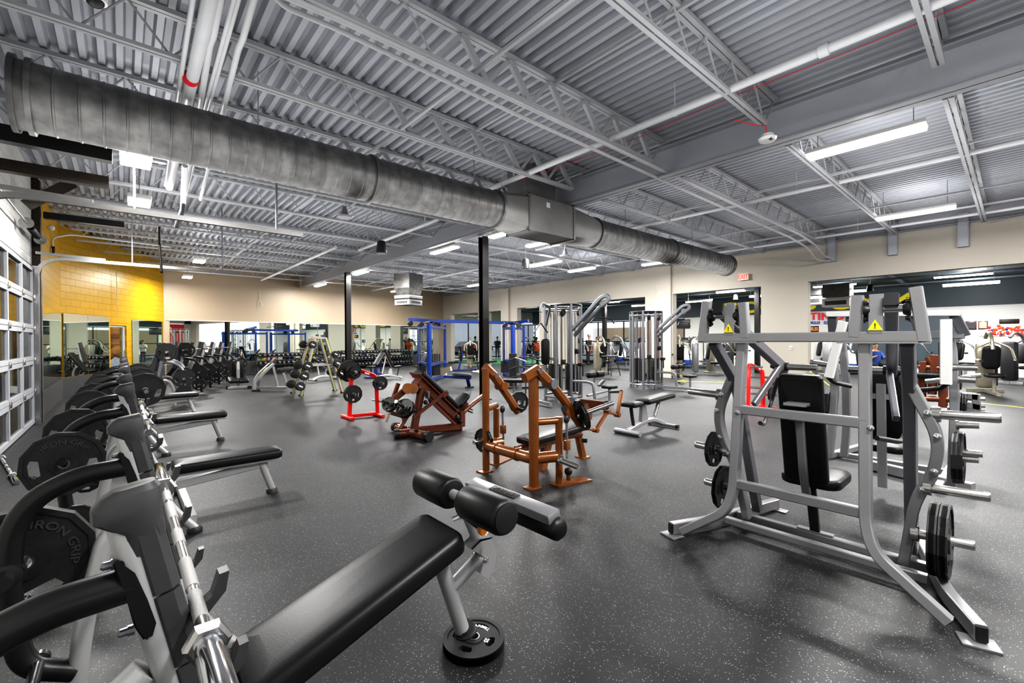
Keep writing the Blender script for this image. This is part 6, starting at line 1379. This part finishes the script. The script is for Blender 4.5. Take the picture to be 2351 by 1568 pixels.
# kettlebells / medicine ball rack, bar stool, sign strip
t = thing('ball_rack', 'rack of red and white medicine balls by the storefront windows', 'rack', GZ(1075, 838)); p = PX(1072, 808, 17.5)
for r_ in range(3):
    MB().bar([p+V((-.6, .1, -.45+r_*.33)), p+V((.6, -.1, -.45+r_*.33))], .3, .03).build('rack_shelf', 'plastic_black', t, smooth=0)
for r_ in range(3):
    for k in range(5):
        c = p+V((-.5+k*.25, .08-.04*k, -.33+r_*.33)); o = MB().ball(c, .105).build('medicine_ball', ['sign_red', 'sign_white', 'rubber'][(k+r_) % 3]); tag(o, '%s medicine ball on the rack by the storefront windows' % ['red', 'white', 'black'][(k+r_) % 3], 'ball', '%s medicine balls' % ['red', 'white', 'black'][(k+r_) % 3])
t = thing('tall_stool', 'tall dark bar height stool behind the nearer cable tower', 'stool', GZ(1400, 868)); f = GZ(1400, 862)
MB().box(f+V((0, 0, .78)), (.5, .5, .06), bev=.02).build('seat', 'plastic_grey', t)
for x, y in ((-1, -1), (1, -1), (1, 1), (-1, 1)): MB().tube([f+V((x*.3, y*.3, 0)), f+V((x*.16, y*.16, .77))], .018, 8).build('leg', 'plastic_black', t)
# ---------------------------------------------------------------- outside the storefront
struct(MB().box((26, 44, 1.8), (40, .4, 3.6)).build('exterior_building', 'siding', None, smooth=0))
struct(MB().box((46, 20, 1.4), (.4, 60, 2.8)).build('exterior_fence', 'fence_wood', None, smooth=0))
for i, (x, y, rz, m_) in enumerate([(21, 36, .2, 'siding'), (27, 37, .1, 'cloth_grey'), (34, 24, 1.4, 'siding'), (35, 17.5, 1.5, 'white_paint')]):
    t = local('parked_car', ['silver parked car outside the storefront windows', 'dark parked car outside the storefront windows', 'silver parked car outside the far side windows', 'white parked car outside the far side windows'][i], 'car')
    b = MB(); prof_ = [(-2.2, .35), (-2.2, .75), (-1.6, .9), (-1.0, 1.35), (.6, 1.38), (1.3, .92), (2.1, .8), (2.2, .4)]; b.prism([(x_, -.85, z_) for x_, z_ in prof_], (0, 1.7, 0)); b.build('car_body', m_, t, smooth=30)
    b = MB(); b.prism([(x_, -.86, z_) for x_, z_ in ((-1.45, .93), (-.95, 1.29), (.55, 1.31), (1.1, .95))], (0, 1.72, 0)); b.build('side_windows', 'plastic_black', t, smooth=0)
    for x_ in (-1.4, 1.4):
        for y_ in (-.8, .8): MB().cyl((x_, y_-.1, .33), (x_, y_+.1, .33), .33, 16).build('wheel', 'rubber', t)
    place(t, (x, y, -.1), rz)
# ---------------------------------------------------------------- people
def person(p, rz, lab, top, bottom, skin='skin', pose='stand', h=1.6, hairm='hair', arm=0.):
    t = local('person', lab, 'person'); k = h/1.7
    hip = .92 if pose == 'stand' else .52
    if pose == 'stand': legs = [[(0, s_*.09, .92), (.01, s_*.10, .50), (0, s_*.11, .08), (.14, s_*.12, .03)] for s_ in (-1, 1)]
    else: legs = [[(0, s_*.10, .52), (.42, s_*.16, .52), (.44, s_*.18, .10), (.58, s_*.19, .04)] for s_ in (-1, 1)]
    sh = hip+.50; lean = .05 if pose == 'stand' else .10
    vs, es, rs = [], [], []
    def chain(pts, rr_, root=None):
        pr_ = root
        for q, r_ in zip(pts, rr_):
            vs.append(q); rs.append(r_); i = len(vs)-1
            if pr_ is not None: es.append((pr_, i))
            pr_ = i
        return pr_
    chain([(0, 0, hip)], [.13]); a = chain([(lean*.3, 0, hip+.2)], [.125], 0); c = chain([(lean, 0, sh-.08)], [.15], a); n_ = chain([(lean+.01, 0, sh+.06), (lean+.03, 0, sh+.14)], [.055, .055], c)
    hd = chain([(lean+.04, 0, sh+.22), (lean+.04, 0, sh+.31)], [.085, .075], n_)
    hands = []
    for s_ in (-1, 1):
        if arm: pts = [(lean, s_*.19, sh-.03), (lean+.12, s_*.25, sh-.27), (lean+.36, s_*.20, sh-.20+arm*.1), (lean+.44, s_*.19, sh-.18+arm*.1)]
        else: pts = [(lean, s_*.19, sh-.03), (lean, s_*.24, sh-.30), (lean+.06, s_*.24, sh-.55), (lean+.08, s_*.24, sh-.63)]
        chain(pts, [.06, .045, .032, .028], c); hands.append(pts[-1])
    for s_, lg in zip((-1, 1), legs): chain(lg, [.095, .065, .045, .04], 0)
    me = bpy.data.meshes.new('body'); me.from_pydata([V(q)*k for q in vs], es, []); o = bpy.data.objects.new('body', me); C.objects.link(o); o.parent = t
    sk = o.modifiers.new('skin', 'SKIN'); sub = o.modifiers.new('s', 'SUBSURF'); sub.levels = sub.render_levels = 2
    for v_, r_ in zip(me.skin_vertices[0].data, rs): v_.radius = (r_*k, r_*k)
    me.skin_vertices[0].data[0].use_root = True; me.materials.append(M(skin))
    hx = V((lean+.04, 0, sh+.27))*k
    MB().ball(hx+V((-.025, 0, .035))*k, .098*k, (1, .95, 1.0)).build('hair', hairm, t)
    b = MB(); b.ball(hx+V((.085, 0, -.02))*k, .018*k, (1, .7, 1.2)); b.ball(hx+V((.0, .082, -.02))*k, .02*k, (.6, .4, 1.3)); b.ball(hx+V((.0, -.082, -.02))*k, .02*k, (.6, .4, 1.3)); b.build('nose_and_ears', skin, t)
    MB().ball(hx+V((.076, .03, .01))*k, .009*k).ball(hx+V((.076, -.03, .01))*k, .009*k).build('eyes', 'plastic_black', t)
    b = MB(); b.oval([V((0, 0, hip-.05))*k, V((lean*.5, 0, hip+.2))*k, V((lean, 0, sh-.10))*k, V((lean, 0, sh+.02))*k], .40*k, .36*k, 18, up=V((1, 0, 0)), sq=.9)
    b.build('shirt', top, t, smooth=60)
    b = MB()
    for s_, hpt in zip((-1, 1), hands):
        a = V((lean, s_*.19, sh-.03)); e = V((lean+.12, s_*.25, sh-.27)) if arm else V((lean, s_*.24, sh-.30)); b.tube([a*k, e*k], .068*k, 12)
        e2 = V(hpt)*k
        for f_ in range(5): MB and b.tube([e2, e2+V((.03+.03*(f_ % 3 > 0), s_*(-.02+.011*f_), -.055 if not arm else .02))*k], .007*k, 6)
    b.build('sleeves', top, t, smooth=60)
    b = MB()
    for lg in legs: b.tube([V(q)*k for q in lg[:3]], .088*k, 12, scale=[1.1, .9, .62])
    b.build('trousers', bottom, t, smooth=60)
    b = MB()
    for lg in legs: q = V(lg[2]); b.box((q+V((.06, 0, -.035)))*k, (.26*k, .10*k, .08*k), bev=.03*k)
    b.build('shoes', 'plastic_black', t)
    return place(t, p, rz)
person(GZ(1092, 828), 1.2, 'person in dark grey top and shorts standing by the storefront, seen from behind', 'cloth_grey', 'cloth_black', 'skin_dark', h=1.6)
person(GZ(1142, 822), -2.2, 'person in black shirt with arms folded behind the tall black column', 'cloth_black', 'cloth_grey', h=1.6, arm=.1)
person(GZ(1234, 836), 2.6, 'person in bright orange shirt standing behind the attachment rack', 'cloth_orange', 'cloth_grey', 'skin_dark', h=1.5, arm=.5)
person(GZ(1350, 836), -1.2, 'person in black clothes and cap beside a person in white, behind the nearer cable tower', 'cloth_black', 'cloth_black', h=1.65, hairm='champagne')
person(GZ(1374, 839), 2.6, 'person in white shirt bending toward the person in black behind the nearer cable tower', 'cloth_white', 'cloth_grey', h=1.5, arm=.2)
p = GZ(2004, 868); person(p, -2.4, 'man in blue shirt and dark trousers seated at a machine in the next room', 'cloth_blue', 'cloth_black', pose='sit', h=1.6, arm=.3)
t = thing('stool', 'plain machine seat under the man in blue shirt', 'seat', p); MB().pad(p+V((.0, 0, .42)), (1, 0, 0), (0, 1, 0), .4, .4, .09).build('seat_pad', 'vinyl', t, smooth=50); MB().tube([p, p+V((0, 0, .4))], .05, 12).build('seat_post', 'silver', t)
person(GZ(2150, 850), 2.0, 'woman with long brown hair in a black top among the machines of the next room', 'cloth_black', 'cloth_black', h=1.55, hairm='bark', arm=.1)
# added fill: up-facing area lamps without fixtures, unseen from below, to brighten the deck
for x in (.8, 4.0, 8.6, 12.6):
    for y in (-3.5, 1.0, 5.8, 10.5, 15.0, 19.6):
        o = lamp(x, y, 3.25, (32 if x > .9 or y < 16 else 9), sx=3.0, sy=3.6); o.rotation_euler = (PI, 0, 0)
S = bpy.context.scene
S.view_settings.view_transform = 'Standard'
try: S.view_settings.look = 'High Contrast'
except Exception: pass
S.view_settings.exposure = 0.15
S.cycles.max_bounces = 7; S.cycles.diffuse_bounces = 3; S.cycles.glossy_bounces = 4; S.cycles.transparent_max_bounces = 8; S.cycles.caustics_reflective = False; S.cycles.caustics_refractive = False
S.cycles.sample_clamp_indirect = 4
for o in list(bpy.data.objects):
    if '_local' in o: del o['_local']
for t in list(PROTO.values()):
    for c in kids(t): bpy.data.objects.remove(c)
    bpy.data.objects.remove(t)

SUB = dict(head_mark=('head', 'round_head'), foot_cap=('rear_leg', 'front_leg', 'leg_rail', 'front_foot', 'rear_foot', 'base_bar', 'side_rail'), bar_hook=('guard_panel',), bracket_bolt=('arm_bracket',), peg_hub=('storage_arm',),
    plate_peg=('storage_arm', 'curved_post', 'rear_post'), beam_end_cap=('floor_beam',), foot_plate=('floor_beam', 'frame_post'), warning_mark=('warning_label',), roller_end_cap=('foam_roller',), bearing=('yoke_post',), post_bolt=('curved_post',),
    frame_bolt=('mid_crossbar', 'low_crossbar'), peg_end_cap=('lever_arm',), console_screen=('console',), door_glazing=('door_section',), door_hinge=('door_section',), louvres=('diffuser_box',), toggle=('plate',), side_windows=('car_body',),
    yellow_stripe=('leg_rail', 'side_rail'), black_stripe=('leg_rail',), bore_ring=('plate_body',), plate_lettering=('plate_body',), collar_ring=('sleeve',), grip_knurling=('bar_shaft',), number_strip=('weight_stack',), stack_head=('weight_stack',),
    pivot_bolt=('pivot_bracket',), horn_collar=('plate_horn',), base_cap=('base_stub',), sign_lettering=('sign_case',), seam_piping=('bench_pad',), coupling=('pipe_run',), sprinkler_head=('pipe_run',), picture_print=('picture_frame',), base_bolt=('base_rail',),
    pivot_pin=('lever_elbow',), pivot_cap=('lever_elbow',), rod_end=('damper_rod',), rod_guide=('damper_rod',), beam_collar=('lower_beam',), tree_sticker=('frame',), pull_knob=('lock_lever', 'ladder_strut'), selector_knob=('holder',), black_band=('diffuser_box',), alarm_lens=('alarm_body',))
tree = {}
for o in bpy.data.objects:
    if o.parent is not None: tree.setdefault(o.parent.name, []).append(o)
def ctr(o):
    bb = [V(c) for c in o.bound_box]; return sum(bb, V((0, 0, 0)))/8
for pn, ch in tree.items():
    if bpy.data.objects[pn].parent is not None: continue
    st = {}
    for o in ch:
        if o.type == 'MESH': st.setdefault(o.name.split('.')[0], []).append(o)
    for k, os_ in st.items():
        c2 = [q for n_ in SUB.get(k, ()) for q in st.get(n_, [])]
        if not c2: continue
        cc = [(q, ctr(q)) for q in c2]
        for o in os_:
            c = ctr(o); o.parent = min(cc, key=lambda t_: (t_[1]-c).length)[0]
